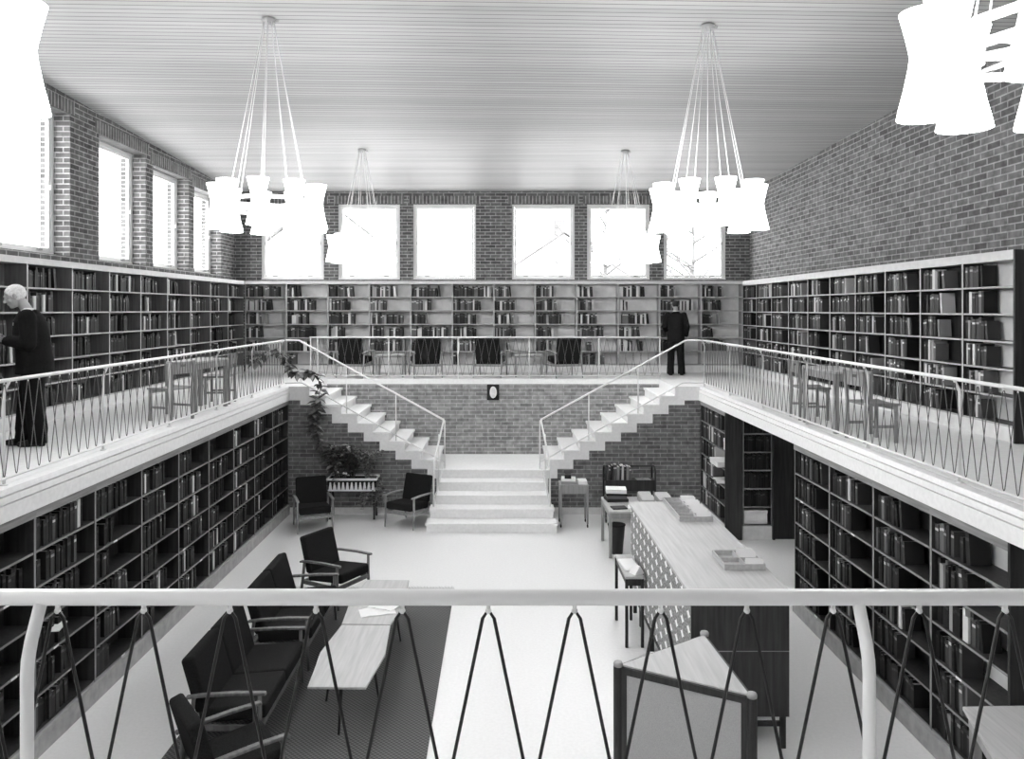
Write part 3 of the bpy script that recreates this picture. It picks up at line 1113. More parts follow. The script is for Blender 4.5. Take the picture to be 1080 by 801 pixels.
def coffee(label, x, y, rz):
    t = thing('coffee_table', label, 'coffee table', (x, y, .012), rz, 'boat-shaped coffee tables')
    h = .49
    MB().prism([(-.27, -.71), (.27, -.71), (.335, -.02), (.3, .35), (.27, .71), (-.27, .71), (-.335, .02), (-.3, -.35)], 2, h - .024, h).build('tabletop', M_WOOD_L, t, bevel=.005)
    MB().box(-.012, .012, -.5, .5, h - .06, h - .024).box(-.2, .2, -.012, .012, h - .06, h - .024).build('under_frame', M_WOOD_D, t)
    for fx, fy, tx, ty in ((.27, -.0, .2, 0), (-.27, 0, -.2, 0), (0, -.62, 0, -.5), (0, .62, 0, .5)):
        MB().tube([(fx, fy, .001), (tx, ty, h - .024)], [.011, .02], 8).build('leg', M_WOOD_D, t)
    return t


coffee('pale boat-shaped coffee table nearer the front railing', -1.5, 7.92, -.02)
coffee('pale boat-shaped coffee table nearer the stairs, with magazines on it', -1.47, 9.36, -.03)
for i, (x, y, r, w, lb) in enumerate(((-1.42, 9.0, .3, .2, 'open white magazine on the farther coffee table'), (-1.36, 9.15, -.4, .16, 'small pale booklet on the farther coffee table'))):
    m = MB()
    m.prism([(-w, 0.0), (-w * .5, .012), (0, .004), (w * .5, .012), (w, 0), (w, -.002), (-w, -.002)], 1, -.12, .12)
    o = m.build('magazine', M_PAPER, loc=(x, y, .505 + .014 * i), rotz=r)
    tag(o, lb, 'magazine')

# ------------------------------------------------------------ service counter
CT = thing('service_counter', 'long service counter with a star-patterned side and pale wooden top', 'counter', (1.72, 7.05, 0))
CW, CLn, CH = .88, 3.3, 1.44
MB().box(-.03, CW + .02, -.02, CLn, CH - .03, CH).build('worktop', M_WOOD_L, CT, bevel=.004)
MB().box(0, .02, .025, CLn - .01, .32, CH - .03).build('patterned_panel', M_STAR, CT)
MB().box(-.012, .03, .0, CLn, .29, .32).build('bottom_rail', M_WOOD_D, CT)
MB().box(-.004, CW, 0, .025, .905, CH - .03).box(-.004, CW, 0, .025, .31, .895).build('end_panel', wood('rosewood_panel', .035, .55, .35, 2, 26), CT)
MB().box(-.0, CW, .006, .02, .893, .907).build('seam', M_METAL, CT)
MB().box(CW - .03, CW - .01, .025, CLn - .01, .32, CH - .03).build('rear_panel', M_WOOD_DX, CT)
MB().box(.02, CW - .03, CLn - .04, CLn - .01, .32, CH - .03).build('far_end_panel', M_WOOD_DX, CT)
MB().box(.02, CW - .03, .025, CLn - .04, .32, .34).build('floor_panel', M_WOOD_D, CT)
for y in (.04, 1.1, 2.05, 2.75, 3.2):
    for x in (.02, CW - .06):
        MB().box(x, x + .045, y, y + .045, .001, .3).build('leg', M_WOOD_D, CT)
for y in (.045, 3.205):
    MB().box(.06, CW - .06, y, y + .03, .2, .24).build('stretcher', M_WOOD_D, CT)


def card_tray(label, x0, x1, y0, y1, z, n, cards):
    t = thing('card_tray', label, 'card tray', (x0, y0, z))
    w, l, h = x1 - x0, y1 - y0, .06
    MB().box(0, w, 0, l, .001, .008).box(0, w, 0, .012, .008, h).box(0, w, l - .012, l, .008, h).box(0, .012, .012, l - .012, .008, h).box(w - .012, w, .012, l - .012, .008, h).build('tray_frame', M_WOOD_L, t)
    MB().box(w * .52, w * .52 + .008, .012, l - .012, .008, h - .004).build('divider', M_WOOD_L, t)
    for i in range(1, n):
        y = l * i / n
        MB().box(.012, w - .012, y - .004, y + .004, .008, h - .006).build('divider', M_WOOD_L, t)
    for i in range(n):
        for c in (0, 1):
            if c == 0: continue
            m = MB()
            xx = .018 if c == 0 else w * .52 + .014
            ww = w * .52 - .03 if c == 0 else w * .48 - .03
            k = random.randint(6, 14) if c else 4
            for j in range(k):
                y = l * i / n + .016 + (l / n - .03) * j / 14
                Mx = Matrix.Translation((xx + random.uniform(0, .01), y, .009)) @ Matrix.Rotation(random.uniform(-.25, -.05), 4, 'X')
                m.box(0, ww, 0, .003, 0, random.uniform(.065, .095), 0, M=Mx)
            m.build('index_cards', M_PAPER, t)
    return t


card_tray('long pale card tray with five compartments at the stair end of the counter', 2.14, 2.54, 9.36, 10.33, CH + .001, 5, True)
card_tray('short card tray packed with cards on the counter above its dark end panel', 2.18, 2.58, 7.62, 8.08, CH + .001, 2, True)

# table, papers and basket beyond the counter
table('work_table', 'wooden work table behind the counter with papers and card boxes on it', 1.1, 1.0, .75, (2.28, 13.0, 0), 0, M_WOOD_L, M_WOOD_C, .05)
zz = .752
for i, (w, d, h, m, lb) in enumerate(((.36, .3, .05, M_BOOK[3], 'dark ledger at the bottom of the pile on the work table'), (.32, .28, .05, M_BOOK[6], 'grey folder in the middle of the pile on the work table'), (.35, .3, .035, M_BOOK[1], 'black ledger under the white papers on the work table'), (.34, .27, .07, M_PAPER, 'white paper stack topping the pile on the work table'))):
    o = MB().box(-w / 2, w / 2, -d / 2, d / 2, 0, h).build('ledger' if i != 3 else 'paper_stack', m, loc=(1.95, 13.25, zz), rotz=.1 - .06 * i, bevel=.004)
    tag(o, lb, 'papers' if i == 3 else 'ledger')
    zz += h + .001
for x, lb in ((2.43, 'open white card box on the work table beside the paper pile'), (2.72, 'white card box on the work table nearer the binder bookcase')):
    t = thing('card_box', lb, 'box', (x, 13.1, .752))
    MB().box(-.11, .11, -.22, .22, 0, .006).box(-.11, .11, -.22, -.214, .006, .09).box(-.11, .11, .214, .22, .006, .12).box(-.11, -.104, -.214, .214, .006, .1).box(.104, .11, -.214, .214, .006, .1).build('tray_body', M_WOOD_L, t)
    m = MB()
    for j in range(26):
        m.box(-.098, .098, -.2 + .0155 * j, -.196 + .0155 * j, .007, .11 + random.uniform(0, .035))
    m.build('index_cards', M_PAPER, t)
o = MB().box(-.12, .12, -.09, .09, 0, .018).build('notebook', M_BOOK[2], loc=(1.92, 12.72, .752), rotz=.15); tag(o, 'dark notebook lying on the near edge of the work table', 'notebook')
o = MB().box(-.13, .13, -.1, .1, 0, .03).build('paper_stack', M_PAPER, loc=(2.2, 12.7, .752), rotz=-.1); tag(o, 'low stack of white sheets on the near edge of the work table', 'papers')
t = thing('waste_basket', 'dark wastepaper basket under the work table beside the counter', 'waste basket', (1.89, 12.78, 0))
MB().lathe([(.1, .002), (.138, .46), (.142, .47), (.134, .47), (.096, .012), (.001, .012)], 28, cap=False).build('basket_wall', M_BASKET, t)
MB().lathe([(.137, .455), (.146, .46), (.146, .475), (.137, .478)], 28, cap=False).build('rim', M_BLACK, t)

# small table in front of the patterned panel
t = table('side_table', 'small table with papers standing against the star-patterned counter side', .22, .85, .84, (1.575, 9.62, 0), 0, M_WOOD_L, M_WOOD_D, .035, .03, .08)
o = MB().box(-.09, .09, -.2, .2, 0, .02).build('paper_stack', M_PAPER, loc=(1.57, 9.6, .842), rotz=.08); tag(o, 'white papers on the small table by the patterned panel', 'papers')
o = MB().prism([(-.07, 0), (.07, 0), (.0, .1)], 1, -.06, .06).build('tent_card', M_PAPER, loc=(1.62, 9.32, .842), rotz=.5); tag(o, 'folded white tent card on the small table by the patterned panel', 'card')

# rolling table by the stairs
table('rolling_table', 'small wooden table on casters beside the stair foot, stacked with papers', .52, .42, .78, (1.34, 14.45, 0), 0, M_WOOD_C, M_WOOD_C, .035, .025, .13, casters=True, cat='table')
z = .782
for w, d, h, m, lb, dx in ((.3, .3, .05, M_GREYP, 'grey folder pile on the rolling table', -.08), (.26, .26, .04, M_PAPER, 'white papers on the grey folders of the rolling table', -.09), (.12, .2, .07, M_BOOK[0], 'black book on top of the rolling table pile', -.1)):
    o = MB().box(-w / 2, w / 2, -d / 2, d / 2, 0, h).build('paper_stack' if m is not M_BOOK[0] else 'book', m, loc=(1.34 + dx, 14.45, z), rotz=dx, bevel=.003); tag(o, lb, 'papers' if m is not M_BOOK[0] else 'book')
    z += h + .001
o = MB().box(-.08, .08, -.13, .13, 0, .06).build('paper_stack', M_PAPER, loc=(1.5, 14.42, .782), bevel=.003); tag(o, 'separate white paper stack at the edge of the rolling table', 'papers')

# book trolley
t = thing('book_trolley', 'dark wooden book trolley with books standing at one end, against the stair wall', 'trolley', (2.42, 14.75, 0))
for s in (-1, 1):
    e = MB()
    e.tube([(s * .46, -.17, .1), (s * .46, -.17, .95), (s * .46, -.1, 1.03), (s * .46, .1, 1.03), (s * .46, .17, .95), (s * .46, .17, .1)], .018, 8)
    e.build('end_frame', M_WOOD_D, t)
    for sy in (-1, 1):
        MB().ell((s * .46, sy * .17, .05), (.018, .05, .05), 14, 8).build('caster', M_BLACK, t)
for z in (.28, .76):
    MB().box(-.46, .46, -.17, .17, z, z + .02).build('shelf', M_WOOD_D, t)
MB().tube([(-.46, .15, 1.0), (.46, .15, 1.0)], .016, 8).build('back_rail', M_WOOD_D, t)
MB().box(-.46, .46, -.18, -.165, .6, .8).build('front_board', M_WOOD_D, t)
x = 2.42 - .42
for i in range(10):
    w = random.uniform(.028, .045); h = random.uniform(.24, .31)
    bb = dict(w=w, h=h, d=.2, tone=random.choice([1, 3, 5, 6, 7, 8, 2]))
    m1 = MB(); add_book(m1, bb, Matrix.Identity(4))
    o = m1.build('book', M_BOOK, fix=False, loc=(x, 14.66, .7815)); o.rotation_euler = (0, random.uniform(0, .06) if i > 2 else .12, 0)
    x += w + (.006 if i > 2 else .012)
    tag(o, '%s book on the dark trolley, %s from the stair end' % (TONE[bb['tone']], ORD[i]), 'book', 'books on the trolley')
    m2 = MB(); add_pages(m2, bb, Matrix.Identity(4), 0); m2.build('page_block', M_PAPER, o, fix=False)
o = MB().box(-.13, .13, -.1, .1, 0, .012).box(-.02, .02, -.1, .1, .012, .02).build('open_booklet', M_GREYP, loc=(2.68, 14.72, .7815), rotz=.1); tag(o, 'grey booklet lying on the empty end of the trolley', 'booklet')

# triangular display stand
DH = 1.33
dp = []
for px, py in ((652, 700), (793, 733), (743, 668)):
    S = (py - 326.5) / (EYE - DH)
    dp.append(((px - 528.2) / S, F_PX / S))
cx = sum(p[0] for p in dp) / 3; cy_ = sum(p[1] for p in dp) / 3
t = thing('display_stand', 'three-sided display stand with dark posts, linen panels and a pale triangular top', 'display stand', (cx, cy_, 0))
P3 = [(p[0] - cx, p[1] - cy_) for p in dp]
for x, y in P3:
    MB().prism([(x + .036 * math.cos(a), y + .036 * math.sin(a)) for a in [2 * PI * k / 16 for k in range(16)]], 2, .001, DH - .02).build('post', M_WOOD_D, t)
    MB().lathe([(.034, DH - .02), (.036, DH), (.03, DH + .012), (.012, DH + .018)], 16, (x, y, 0)).build('post_cap', M_GREYP, t)
sh = .97
tp = []
for i in range(3):
    a = Vector(P3[i]); 
    tp.append((a.x * sh, a.y * sh))
MB().prism(tp, 2, DH - .04, DH - .008).build('top_board', M_WOOD_L, t, bevel=.003)
for i in range(3):
    a = Vector((*P3[i], 0)); c = Vector((*P3[(i + 1) % 3], 0))
    d = (c - a); L_ = d.length; d.normalize()
    ang = math.atan2(d.y, d.x)
    Mx = Matrix.Translation(a) @ Matrix.Rotation(ang, 4, 'Z')
    fr = MB().box(.03, L_ - .03, -.015, .015, DH - .07, DH - .02, M=Mx).box(.03, L_ - .03, -.015, .015, .25, .29, M=Mx).box(.03, .07, -.015, .015, .29, DH - .07, M=Mx).box(L_ - .07, L_ - .03, -.015, .015, .29, DH - .07, M=Mx)
    fo = fr.build('panel_frame', M_WOOD_D, t)
    MB().box(.07, L_ - .07, -.008, .008, .29, DH - .07, M=Mx).build('linen_panel', M_LINEN, fo)

# table by the near end of the counter-side bookcase
t = thing('high_table', 'pale-topped wooden table at the near end of the counter-side bookcase', 'table', (3.65, 5.4, 0))
tp = [(-.18, .48), (.5, .5), (.5, -.5), (-.42, -.38)]
MB().prism(tp, 2, .97, 1.0).build('tabletop', M_WOOD_L, t, bevel=.006)
for x, y in ((-.13, .4), (.42, .42), (.42, -.42), (-.32, -.3)):
    MB().box(x - .03, x + .03, y - .03, y + .03, .001, .97).build('leg', M_WOOD_C, t)
MB().prism([(-.16, .44), (-.14, .44), (-.37, -.34), (-.39, -.34)], 2, .87, .97).build('apron', M_WOOD_C, t)
MB().box(-.1, .42, .42, .44, .87, .97).build('apron', M_WOOD_C, t)

# plaque on the landing wall
t = thing('wall_plaque', 'square black plaque with a white oval relief on the landing brick wall', 'plaque', (-.165, YG - .022, EYE - 1.775))
MB().box(-.13, .13, 0, .02, -.165, .165).build('board', M_BLACK, t, bevel=.003)
pts = []
for k in range(24):
    a = 2 * PI * k / 24
    r = 1 - (.12 if 2.2 < a < 4.3 else 0)
    pts.append((.066 * math.cos(a) * r - .0, -.008, .112 * math.sin(a)))
MB().tube(pts, .014, 8, closed=True).build('oval_rim', M_WHITE, t)
MB().ell((0, 0, 0), (.055, .014, .098), 18, 10).ell((-.012, -.01, .02), (.03, .014, .045), 12, 8).ell((.012, -.01, -.045), (.03, .012, .03), 12, 8).build('relief', M_BACK_L, t)


# ------------------------------------------------------------ plants
def leaf(mb, base, d, ln, wd, mi=0, roll=0.0):
    d = Vector(d).normalized()
    up = Vector((0, 0, 1))
    s = d.cross(up)
    if s.length < .05: s = Vector((1, 0, 0))
    s.normalize()
    nn = s.cross(d).normalized()
    s2 = s * math.cos(roll) + nn * math.sin(roll)
    n2 = nn * math.cos(roll) - s * math.sin(roll)
    b = Vector(base)
    P = lambda t, w, h: b + d * (ln * t) + s2 * (wd * w) + n2 * (ln * h)
    vs_ = [P(0, 0, 0), P(.3, -.42, .05), P(.3, 0, -.0), P(.3, .42, .05), P(.65, -.4, .02), P(.65, 0, -.04), P(.65, .4, .02), P(1, 0, -.16)]
    mb.add(vs_, [(0, 2, 1), (0, 3, 2), (1, 2, 5, 4), (2, 3, 6, 5), (4, 5, 7), (5, 6, 7)], mi, True)


def bush(name, label, loc, n_stem, spread, height, ln, wd, per, mats, droop=0, group=None, flowers=0):
    t = thing(name, label, 'plant', loc, 0, group)
    sm = MB(); lf = MB()
    tips = []
    for i in range(n_stem):
        a = random.uniform(0, 2 * PI)
        r = spread * math.sqrt(random.random())
        tip = Vector((r * math.cos(a) * 1.0, r * math.sin(a) * .55, height * random.uniform(.6, 1)))
        base = Vector((random.uniform(-.04, .04), random.uniform(-.03, .03), 0))
        mid = base.lerp(tip, .5) + Vector((0, 0, .25 * height))
        pts = []
        for k in range(7):
            q = k / 6
            p = (base * (1 - q) + mid * q) * (1 - q) + (mid * (1 - q) + tip * q) * q
            p.z -= droop * q * q * r / max(spread, .01)
            pts.append(p)
        sm.tube(pts, [.004] * 6 + [.002], 5)
        for k in range(per):
            q = random.uniform(.25, 1)
            j = min(5, int(q * 6))
            p = pts[j].lerp(pts[j + 1], q * 6 - j) if j < 6 else pts[6]
            d = Vector((random.gauss(0, 1), random.gauss(0, 1), random.uniform(-.3, .8)))
            leaf(lf, p, d, ln * random.uniform(.6, 1.15), wd * random.uniform(.6, 1.15), random.choice((0, 0, 1)), random.uniform(-.5, .5))
        tips.append(pts[-1])
    sm.build('stem', mats[0], t, fix=False)
    lf.build('foliage', mats, t, fix=False)
    for i in range(flowers):
        p = tips[i % len(tips)]
        m = MB()
        for k in range(5):
            a = 2 * PI * k / 5
            m.ell(p + Vector((.012 * math.cos(a), -.02, .012 * math.sin(a))), (.013, .006, .013), 8, 5)
        m.build('flower', M_PAPER, t, fix=False)
    return t


PX, PY = -2.82, 14.97
t = thing('planter', 'trough planter with white rim and tapering white fins, standing on dark legs', 'planter', (PX, PY, 0))
MB().box(-.46, .46, -.17, .17, .53, .55).box(-.46, .46, -.17, -.155, .55, .76).box(-.46, .46, .155, .17, .55, .76).box(-.46, -.445, -.155, .155, .55, .76).box(.445, .46, -.155, .155, .55, .76).build('trough', M_BLACK, t)
MB().box(-.48, .48, -.19, -.165, .745, .785).box(-.48, .48, .165, .19, .745, .785).box(-.48, -.455, -.165, .165, .745, .785).box(.455, .48, -.165, .165, .745, .785).build('rim', M_WHITE, t, bevel=.004)
for i in range(11):
    x = -.405 + .081 * i
    MB().prism([(x - .033, .565), (x + .033, .565), (x + .012, .71), (x - .012, .71)], 1, -.185, -.171).build('fin', M_WHITE, t)
MB().box(-.45, .45, -.185, -.171, .545, .572).build('lower_band', M_WHITE, t)
MB().box(-.444, .444, -.154, .154, .69, .72).build('soil', M_SOIL, t)
for sx in (-.42, .42):
    for sy in (-.14, .14):
        MB().box(sx - .018, sx + .018, sy - .018, sy + .018, .001, .53).build('leg', M_WOOD_D, t)
random.seed(21)
bush('broad_leaved_plant', 'tall broad-leaved plant at the shelf end of the planter', (PX - .33, PY, .715), 18, .3, .72, .22, .085, 8, [M_LEAF, M_LEAF2])
bush('fern', 'dark feathery plant in the middle of the planter', (PX - .02, PY + .03, .715), 30, .3, .68, .13, .03, 22, [M_LEAF, M_LEAF])
bush('flowering_plant', 'small white-flowered plant at the front of the planter', (PX - .2, PY - .06, .715), 9, .16, .2, .07, .04, 8, [M_LEAF, M_LEAF2], flowers=3)
bush('small_leaved_bush', 'small-leaved pale bush at the stair end of the planter', (PX + .27, PY, .715), 34, .3, .62, .075, .045, 20, [M_LEAF2, M_LEAF])
bush('trailing_plant', 'plant trailing over the stair end of the planter towards the floor', (PX + .4, PY - .06, .715), 34, .34, .2, .085, .05, 18, [M_LEAF2, M_LEAF], droop=.72)

random.seed(5)
t = thing('climbing_plant', 'climbing vine with big leaves hanging from the gallery corner above the planter', 'plant', (-3.95, 15.0, G))


def vine(pts, n, ln, wd, per=1):
    pts = [Vector(p) - Vector((-3.95, 15.0, G)) for p in pts]
    MB().tube(pts, .006, 6).build('stem', M_LEAF, t, fix=False)
    m = MB()
    tot = len(pts) - 1
    for i in range(n):
        q = (i + random.random()) / n * tot
        j = min(int(q), tot - 1)
        p = pts[j].lerp(pts[j + 1], q - j)
        d = Vector((random.gauss(0, 1), random.gauss(-.5, .6), random.uniform(-1, .5)))
        leaf(m, p, d, ln * random.uniform(.7, 1.2), wd * random.uniform(.7, 1.2), random.choice((0, 0, 0, 1)), random.uniform(-.6, .6))
    m.build('foliage', [M_LEAF, M_LEAF2], t, fix=False)


vine([(-4.65, 14.75, G + .5), (-4.5, 14.85, G + .68), (-4.3, 14.95, G + .72), (-4.12, 15.02, G + .55), (-4.0, 15.05, G + .3), (-3.85, 15.08, G + .28), (-3.7, 15.1, G + .3), (-3.6, 15.1, G + .22)], 90, .2, .11)
vine([(-3.7, 15.12, G + .3), (-3.55, 15.1, G + .2), (-3.48, 15.08, G + .02), (-3.5, 15.06, G - .2)], 22, .2, .1)
vine([(-3.5, 15.06, G - .2), (-3.53, 15.05, G - .45), (-3.6, 15.05, G - .62), (-3.55, 15.04, G - .85)], 60, .21, .12)
vine([(-3.55, 15.04, G - .85), (-3.45, 15.0, G - 1.1), (-3.2, 14.92, G - 1.4), (-3.05, 14.85, G - 1.75)], 30, .18, .09)


# ------------------------------------------------------------ people
def remesh(mb, name, mat_, voxel, parent, smooth=4):
    o = mb.build(name, mat_, None)
    md = o.modifiers.new('r', 'REMESH'); md.mode = 'VOXEL'; md.voxel_size = voxel; md.use_smooth_shade = True
    ms = o.modifiers.new('s', 'SMOOTH'); ms.factor = .5; ms.iterations = smooth
    dg = bpy.context.evaluated_depsgraph_get()
    dg.update()
    me = bpy.data.meshes.new_from_object(o.evaluated_get(dg))
    me.name = name
    if not me.materials: me.materials.append(mat_)
    old = o.data
    o.modifiers.clear()
    o.data = me
    bpy.data.meshes.remove(old)
    o.parent = parent
    return o


def hand(mb, wrist, fwd, up, side, curl, s=1.0):
    """palm and five bent fingers; fwd along the hand, up = back of the hand, side = thumb direction"""
    f = Vector(fwd).normalized(); u = Vector(up).normalized(); sd = Vector(side).normalized()
    w = Vector(wrist)
    R = Matrix((sd, f, u)).transposed()
    mb.ell(w + f * .045 * s, (.04 * s, .052 * s, .017 * s), 12, 8, R)
    for i, (off, ln) in enumerate(((.028, .072), (.01, .08), (-.009, .074), (-.027, .058))):
        p = w + f * .085 * s + sd * off * s
        d = f.copy()
        r = .0095 * s
        for k in range(3):
            ax = sd
            d = (Matrix.Rotation(-curl * (1 if k else .6), 3, ax) @ d).normalized()
            q = p + d * ln * s * (.42, .32, .26)[k]
            mb.cap(p, q, r, r * .9, 8)
            p = q; r *= .92
    p = w + f * .03 * s + sd * .034 * s
    d = (f * .75 + sd * .65 - u * .2).normalized()
    q = p + d * .045 * s
    mb.cap(p, q, .012 * s, .0105 * s, 8)
    mb.cap(q, q + (f * .9 + sd * .1 - u * .35).normalized() * .035 * s, .0105 * s, .009 * s, 8)


def person(label, loc, rz, H, suit, hair_m, lean, head_pitch, arms, stance, bald=False, head_yaw=0, coat_hem=.80, hs=1.0, bulk=1.0):
    """faces local +Y; arms = {side: (elbow, wrist, hand dir, back-of-hand dir)}"""
    k = H / 1.79
    t = thing('person', label, 'person', loc, rz)
    V = lambda x, y, z: Vector((x * k, y * k, z * k))

    def L(x, y, z):   # lean the trunk forward about the hips
        dz = z - .95
        return V(x, y + dz * math.sin(lean), .95 + dz * math.cos(lean))
    nb = L(0, .0, 1.49)
    hb = L(0, .055, 1.575)
    Rh = Matrix.Rotation(head_yaw, 3, 'Z') @ Matrix.Rotation(-head_pitch, 3, 'X')
    hc = hb + Rh @ (V(0, .025, .095) * hs)

    def Hd(x, y, z): return hc + Rh @ (V(x, y, z) * hs)
    b = MB()
    kh = k * hs
    # head
    b.ell(Hd(0, -.01, .025), (.074 * kh, .095 * kh, .09 * kh), 20, 14, Rh)
    b.ell(Hd(0, .022, -.03), (.06 * kh, .068 * kh, .078 * kh), 18, 12, Rh)
    b.ell(Hd(0, .055, -.085), (.032 * kh, .03 * kh, .025 * kh), 12, 8, Rh)       # chin
    b.cap(Hd(0, .084, .012), Hd(0, .108, -.022), .010 * kh, .014 * kh, 10)        # nose
    b.ell(Hd(0, .08, .03), (.05 * kh, .016 * kh, .012 * kh), 12, 8, Rh)            # brow
    b.ell(Hd(0, .083, -.055), (.024 * kh, .012 * kh, .009 * kh), 10, 6, Rh)        # lips
    for s in (-1, 1):
        b.ell(Hd(s * .03, .078, .008), (.012 * kh, .01 * kh, .008 * kh), 10, 6, Rh)
        b.ell(Hd(s * .076, -.012, -.005), (.011 * kh, .02 * kh, .034 * kh), 12, 8, Rh)   # ear
        b.ell(Hd(s * .045, .052, -.03), (.022 * kh, .024 * kh, .024 * kh), 10, 8, Rh)    # cheek
    b.cap(nb, hb + Rh @ V(0, -.01, .03), .058 * k, .055 * k, 14)
    # trunk
    rings = []
    for z, rx, ry in ((.86, .13, .1), (.95, .155, .115), (1.08, .14, .105), (1.25, .165, .12), (1.38, .175, .11), (1.46, .12, .08)):
        c = L(0, 0, z); rings.append((c.x, c.y, c.z, rx * k, ry * k))
    b.loft(rings)
    sho = {s: L(s * .185, -.01, 1.43) for s in (-1, 1)}
    hip = {s: V(s * .09, 0, .92) for s in (-1, 1)}
    knee = {}; ank = {}
    for s in (-1, 1):
        dx, dy = stance[s]
        ank[s] = V(s * .1 + dx, dy - .02, .09)
        knee[s] = (hip[s] + ank[s]) / 2 + V(0, .025, .03)
        b.cap(hip[s], knee[s], .075 * k, .05 * k)
        b.cap(knee[s], ank[s], .05 * k, .035 * k)
        b.cap(ank[s] - V(0, .02, .035), ank[s] + V(s * .015, .13, -.05), .033 * k, .026 * k)
    for s in (-1, 1):
        e, w, hd, hu = arms[s]
        e = V(*e); w = V(*w)
        b.cap(sho[s], e, .05 * k, .04 * k)
        b.cap(e, w, .038 * k, .026 * k)
        sd = Vector(hu).cross(Vector(hd)) * (1 if s > 0 else -1)
        if sd.length < .01: sd = Vector((-s, 0, 0))
        hand(b, w, hd, hu, sd if s < 0 else sd * 1, .45 * (1 if True else 0), k)
    remesh(b, 'body', M_SKIN, .0065 * k, t, 3)
    # trousers
    m = MB()
    rings = []
    for z, rx, ry in ((.84, .16, .125), (.95, .18, .14), (1.05, .165, .13)):
        rings.append((0, 0, z * k, rx * k, ry * k))
    m.loft(rings)
    for s in (-1, 1):
        m.cap(hip[s] + V(0, 0, .0), knee[s], .108 * k * bulk, .088 * k * bulk)
        m.cap(knee[s], ank[s] + V(0, .0, .07 * bulk), .088 * k * bulk, .083 * k * bulk)
        m.loft([(ank[s].x, ank[s].y + .005, ank[s].z - .06 * k, .088 * k, .1 * k), (ank[s].x, ank[s].y, ank[s].z + .1 * k, .085 * k, .09 * k)])
    remesh(m, 'trousers', suit, .011 * k, t, 4)
    # jacket
    m = MB()
    rings = []
    for z, rx, ry, dy in ((coat_hem, .205, .16, .0), (.95, .2, .155, .0), (1.08, .185, .145, 0), (1.25, .205, .15, 0), (1.38, .215, .135, -.005), (1.45, .17, .105, -.01), (1.5, .085, .075, .0)):
        c = L(0, dy, z) if z > .95 else V(0, dy, z)
        rings.append((c.x, c.y, c.z, rx * k * (1 + (bulk - 1) * .6), ry * k * bulk))
    m.loft(rings, 28)
    for s in (-1, 1):
        e, w, hd, hu = arms[s]
        e = V(*e); w = V(*w)
        m.cap(sho[s], e, .078 * k * bulk, .064 * k * bulk)
        m.cap(e, w - (w - e).normalized() * .02, .064 * k * bulk, .047 * k * bulk)
    # lapels and collar roll
    m.cap(L(-.06, -.07, 1.49), L(.06, -.07, 1.49), .03 * k, .03 * k)
    remesh(m, 'jacket', suit, .011 * k, t, 5)
    MB().lathe([(.066 * k, -.02), (.066 * k, .01), (.06 * k, .028), (.05 * k, .028)], 20, tuple(nb + V(0, .008, .015)), cap=False).build('shirt_collar', M_PAPER, t)
    for s in (-1, 1):
        e, w, hd, hu = arms[s]
        e = V(*e); w = V(*w); d = (w - e).normalized()
        MB().tube([w - d * .03, w + d * .006], .036 * k, 14).build('shirt_cuff', M_PAPER, t)
        sh = MB()
        a = ank[s]
        sh.cap(a + V(0, -.03, -.045), a + V(s * .015, .10, -.05), .04 * k, .042 * k)
        sh.cap(a + V(s * .01, .08, -.05), a + V(s * .02, .17, -.055), .043 * k, .033 * k)
        sh.box(a.x - .04 * k, a.x + .04 * k, a.y - .07 * k, a.y - .01, .002, .04 * k)
        remesh(sh, 'shoe', M_BLACK, .007, t, 2)
    # hair
    hm = MB()
    hm.ell(Hd(0, -.016, .028), (.08 * kh, .1 * kh, .094 * kh), 24, 16, Rh)
    me = hm.mesh('hair', hair_m)
    bm = bmesh.new(); bm.from_mesh(me)
    co = Hd(0, .03, .035 if not bald else .02); no = Rh @ Vector((0, -.75, .66) if not bald else (0, -.8, .6))
    bmesh.ops.bisect_plane(bm, geom=bm.verts[:] + bm.edges[:] + bm.faces[:], plane_co=co, plane_no=no, clear_inner=True)
    co = Hd(0, -.02, -.055); no = Rh @ Vector((0, -.35, .94))
    bmesh.ops.bisect_plane(bm, geom=bm.verts[:] + bm.edges[:] + bm.faces[:], plane_co=co, plane_no=no, clear_inner=True)
    bm.to_mesh(me); bm.free()
    o = bpy.data.objects.new('hair', me); COL.objects.link(o); o.parent = t
    sd = o.modifiers.new('thick', 'SOLIDIFY'); sd.thickness = .014; sd.offset = -1
    return t, L, V


pm, L_, V_ = person('white-haired old man in a black suit reading a book beside the gallery shelves', (-5.12, 8.6, G + .003), math.radians(112), 1.77, M_SUIT, M_HAIR,
                    math.radians(7), math.radians(22),
                    {-1: ((-.25, .02, 1.14), (-.12, .26, 1.17), (.25, .9, .25), (-.5, -.2, -.6)), 1: ((.25, .02, 1.14), (.1, .28, 1.17), (-.25, .9, .25), (.5, -.2, -.6))},
                    {-1: (.03, -.02), 1: (-.03, .13)}, bald=True, hs=1.08, bulk=1.2)
p = MB()
p.box(-.012, .02, -.0, .008, -.02, .012)
p.build('pocket_handkerchief', M_PAPER, pm, loc=L_(-.11, .135, 1.36))
ob = thing('open_book', 'open book held by the white-haired old man', 'book', (0, 0, 0))
ob.matrix_world = Matrix.Translation((-5.12, 8.6, G + .003)) @ Matrix.Rotation(math.radians(112), 4, 'Z') @ Matrix.Translation((0, .44, 1.225)) @ Matrix.Rotation(math.radians(20), 4, 'X')
MB().prism([(-.15, .02), (-.008, 0), (.008, 0), (.15, .02), (.15, .024), (.008, .004), (-.008, .004), (-.15, .024)], 1, -.11, .11).build('cover', M_BOOK[0], ob)
MB().prism([(-.145, .025), (0, .006), (.145, .025), (.14, .034), (.07, .036), (0, .018), (-.07, .036), (-.14, .034)], 1, -.105, .105).build('page_block', M_GREYP, ob)

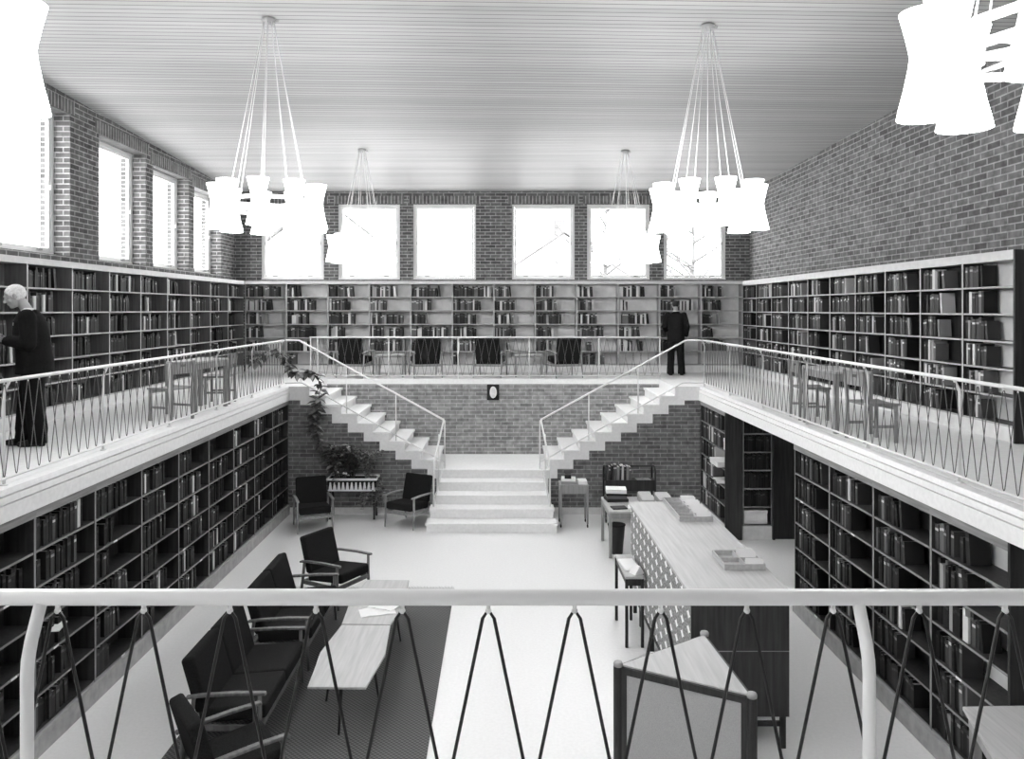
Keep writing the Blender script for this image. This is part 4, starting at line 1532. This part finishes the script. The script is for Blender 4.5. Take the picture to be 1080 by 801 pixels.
person('man in dark clothes seen from behind, facing the far shelves', (3.98, 17.78, G + .003), math.radians(-6), 1.71, M_SUIT2, M_HAIR_D,
       math.radians(1), math.radians(8),
       {-1: ((-.27, .02, 1.16), (-.2, .22, 1.05), (.2, .9, .1), (-.6, 0, .5)), 1: ((.26, -.05, 1.16), (.25, .05, .93), (0, .15, -1), (.9, .1, 0))},
       {-1: (-.03, .0), 1: (.03, .02)})

# ------------------------------------------------------------ outside the windows
struct(MB().box(-60, 60, 19.4, 120, G - 1.2, G - 1.1).box(-90, -7, -20, 19.4, G - 1.2, G - 1.1).build('ground', M_SNOW))
M_HROOF2 = plain('dark_roof', .12, .9)
M_BARK2 = plain('dark_bark', .12, .9)


def house(label, x, y, w, d, h, rh, rz=0):
    t = thing('house', label, 'house', (x, y, G - 1.1), rz)
    MB().prism([(-w / 2, 0), (w / 2, 0), (w / 2, h), (0, h + rh), (-w / 2, h)], 1, 0, d).build('wall', M_HOUSE, t)
    MB().prism([(-w / 2 - .5, h - .35), (0, h + rh + .1), (w / 2 + .5, h - .35), (w / 2 + .5, h - .1), (0, h + rh + .4), (-w / 2 - .5, h - .1)], 1, -.5, d + .5).build('roof', M_HROOF2, t)
    MB().box(-.4, .4, d * .4, d * .4 + .8, h + rh - .5, h + rh + 1.4).build('chimney', M_HROOF2, t)
    for wx in (-w * .25, w * .25):
        f = MB().box(wx - .6, wx + .6, -.05, 0, h - 2.0, h - .6).build('window', M_WHITE, t)
        MB().box(wx - .5, wx + .5, -.07, -.05, h - 1.9, h - .7).build('pane', M_BLACK, f)


house('pale gabled house seen through the second far window from the window side', -10.0, 44, 12, 9, 4.2, 4.6)
house('pale gabled house seen through the fourth far window from the window side', 4.2, 52, 11, 9, 4.0, 3.6)
house('pale house with a gable seen through the nearest window of the window wall', -24, 24, 10, 8, 2.8, 2.6, PI / 2)


def bare_tree(label, x, y, h):
    t = thing('bare_tree', label, 'tree', (x, y, G - 1.1))
    MB().tube([(0, 0, 0), (.1, 0, h * .25), (0, .1, h * .45), (.05, .05, h)], [.16, .12, .09, .02], 8).build('trunk', M_BARK2, t)
    m = MB()
    for i in range(26):
        z = h * random.uniform(.3, .95)
        a = random.uniform(0, 2 * PI); ln = random.uniform(.4, 1) * (h * 1.05 - z) * .6 + .6
        p0 = Vector((0, 0, z)); p1 = p0 + Vector((math.cos(a) * ln * .5, math.sin(a) * ln * .5, ln * .3)); p2 = p0 + Vector((math.cos(a) * ln, math.sin(a) * ln, ln * .8))
        m.tube([p0, p1, p2], [.045, .03, .01], 5)
        for j in range(4):
            q = p1.lerp(p2, random.random()); e = q + Vector((random.gauss(0, .5), random.gauss(0, .5), random.uniform(.2, .9)))
            m.tube([q, e], [.016, .006], 4)
    m.build('branches', M_BARK2, t)


bare_tree('bare tree seen through the fifth far window from the window side', 3.6, 27, 6.8)
bare_tree('bare tree seen through the far window nearest the windowless wall', 6.4, 26, 6.2)
bare_tree('bare tree seen through the nearest window of the window wall', -15, 18.6, 6.0)
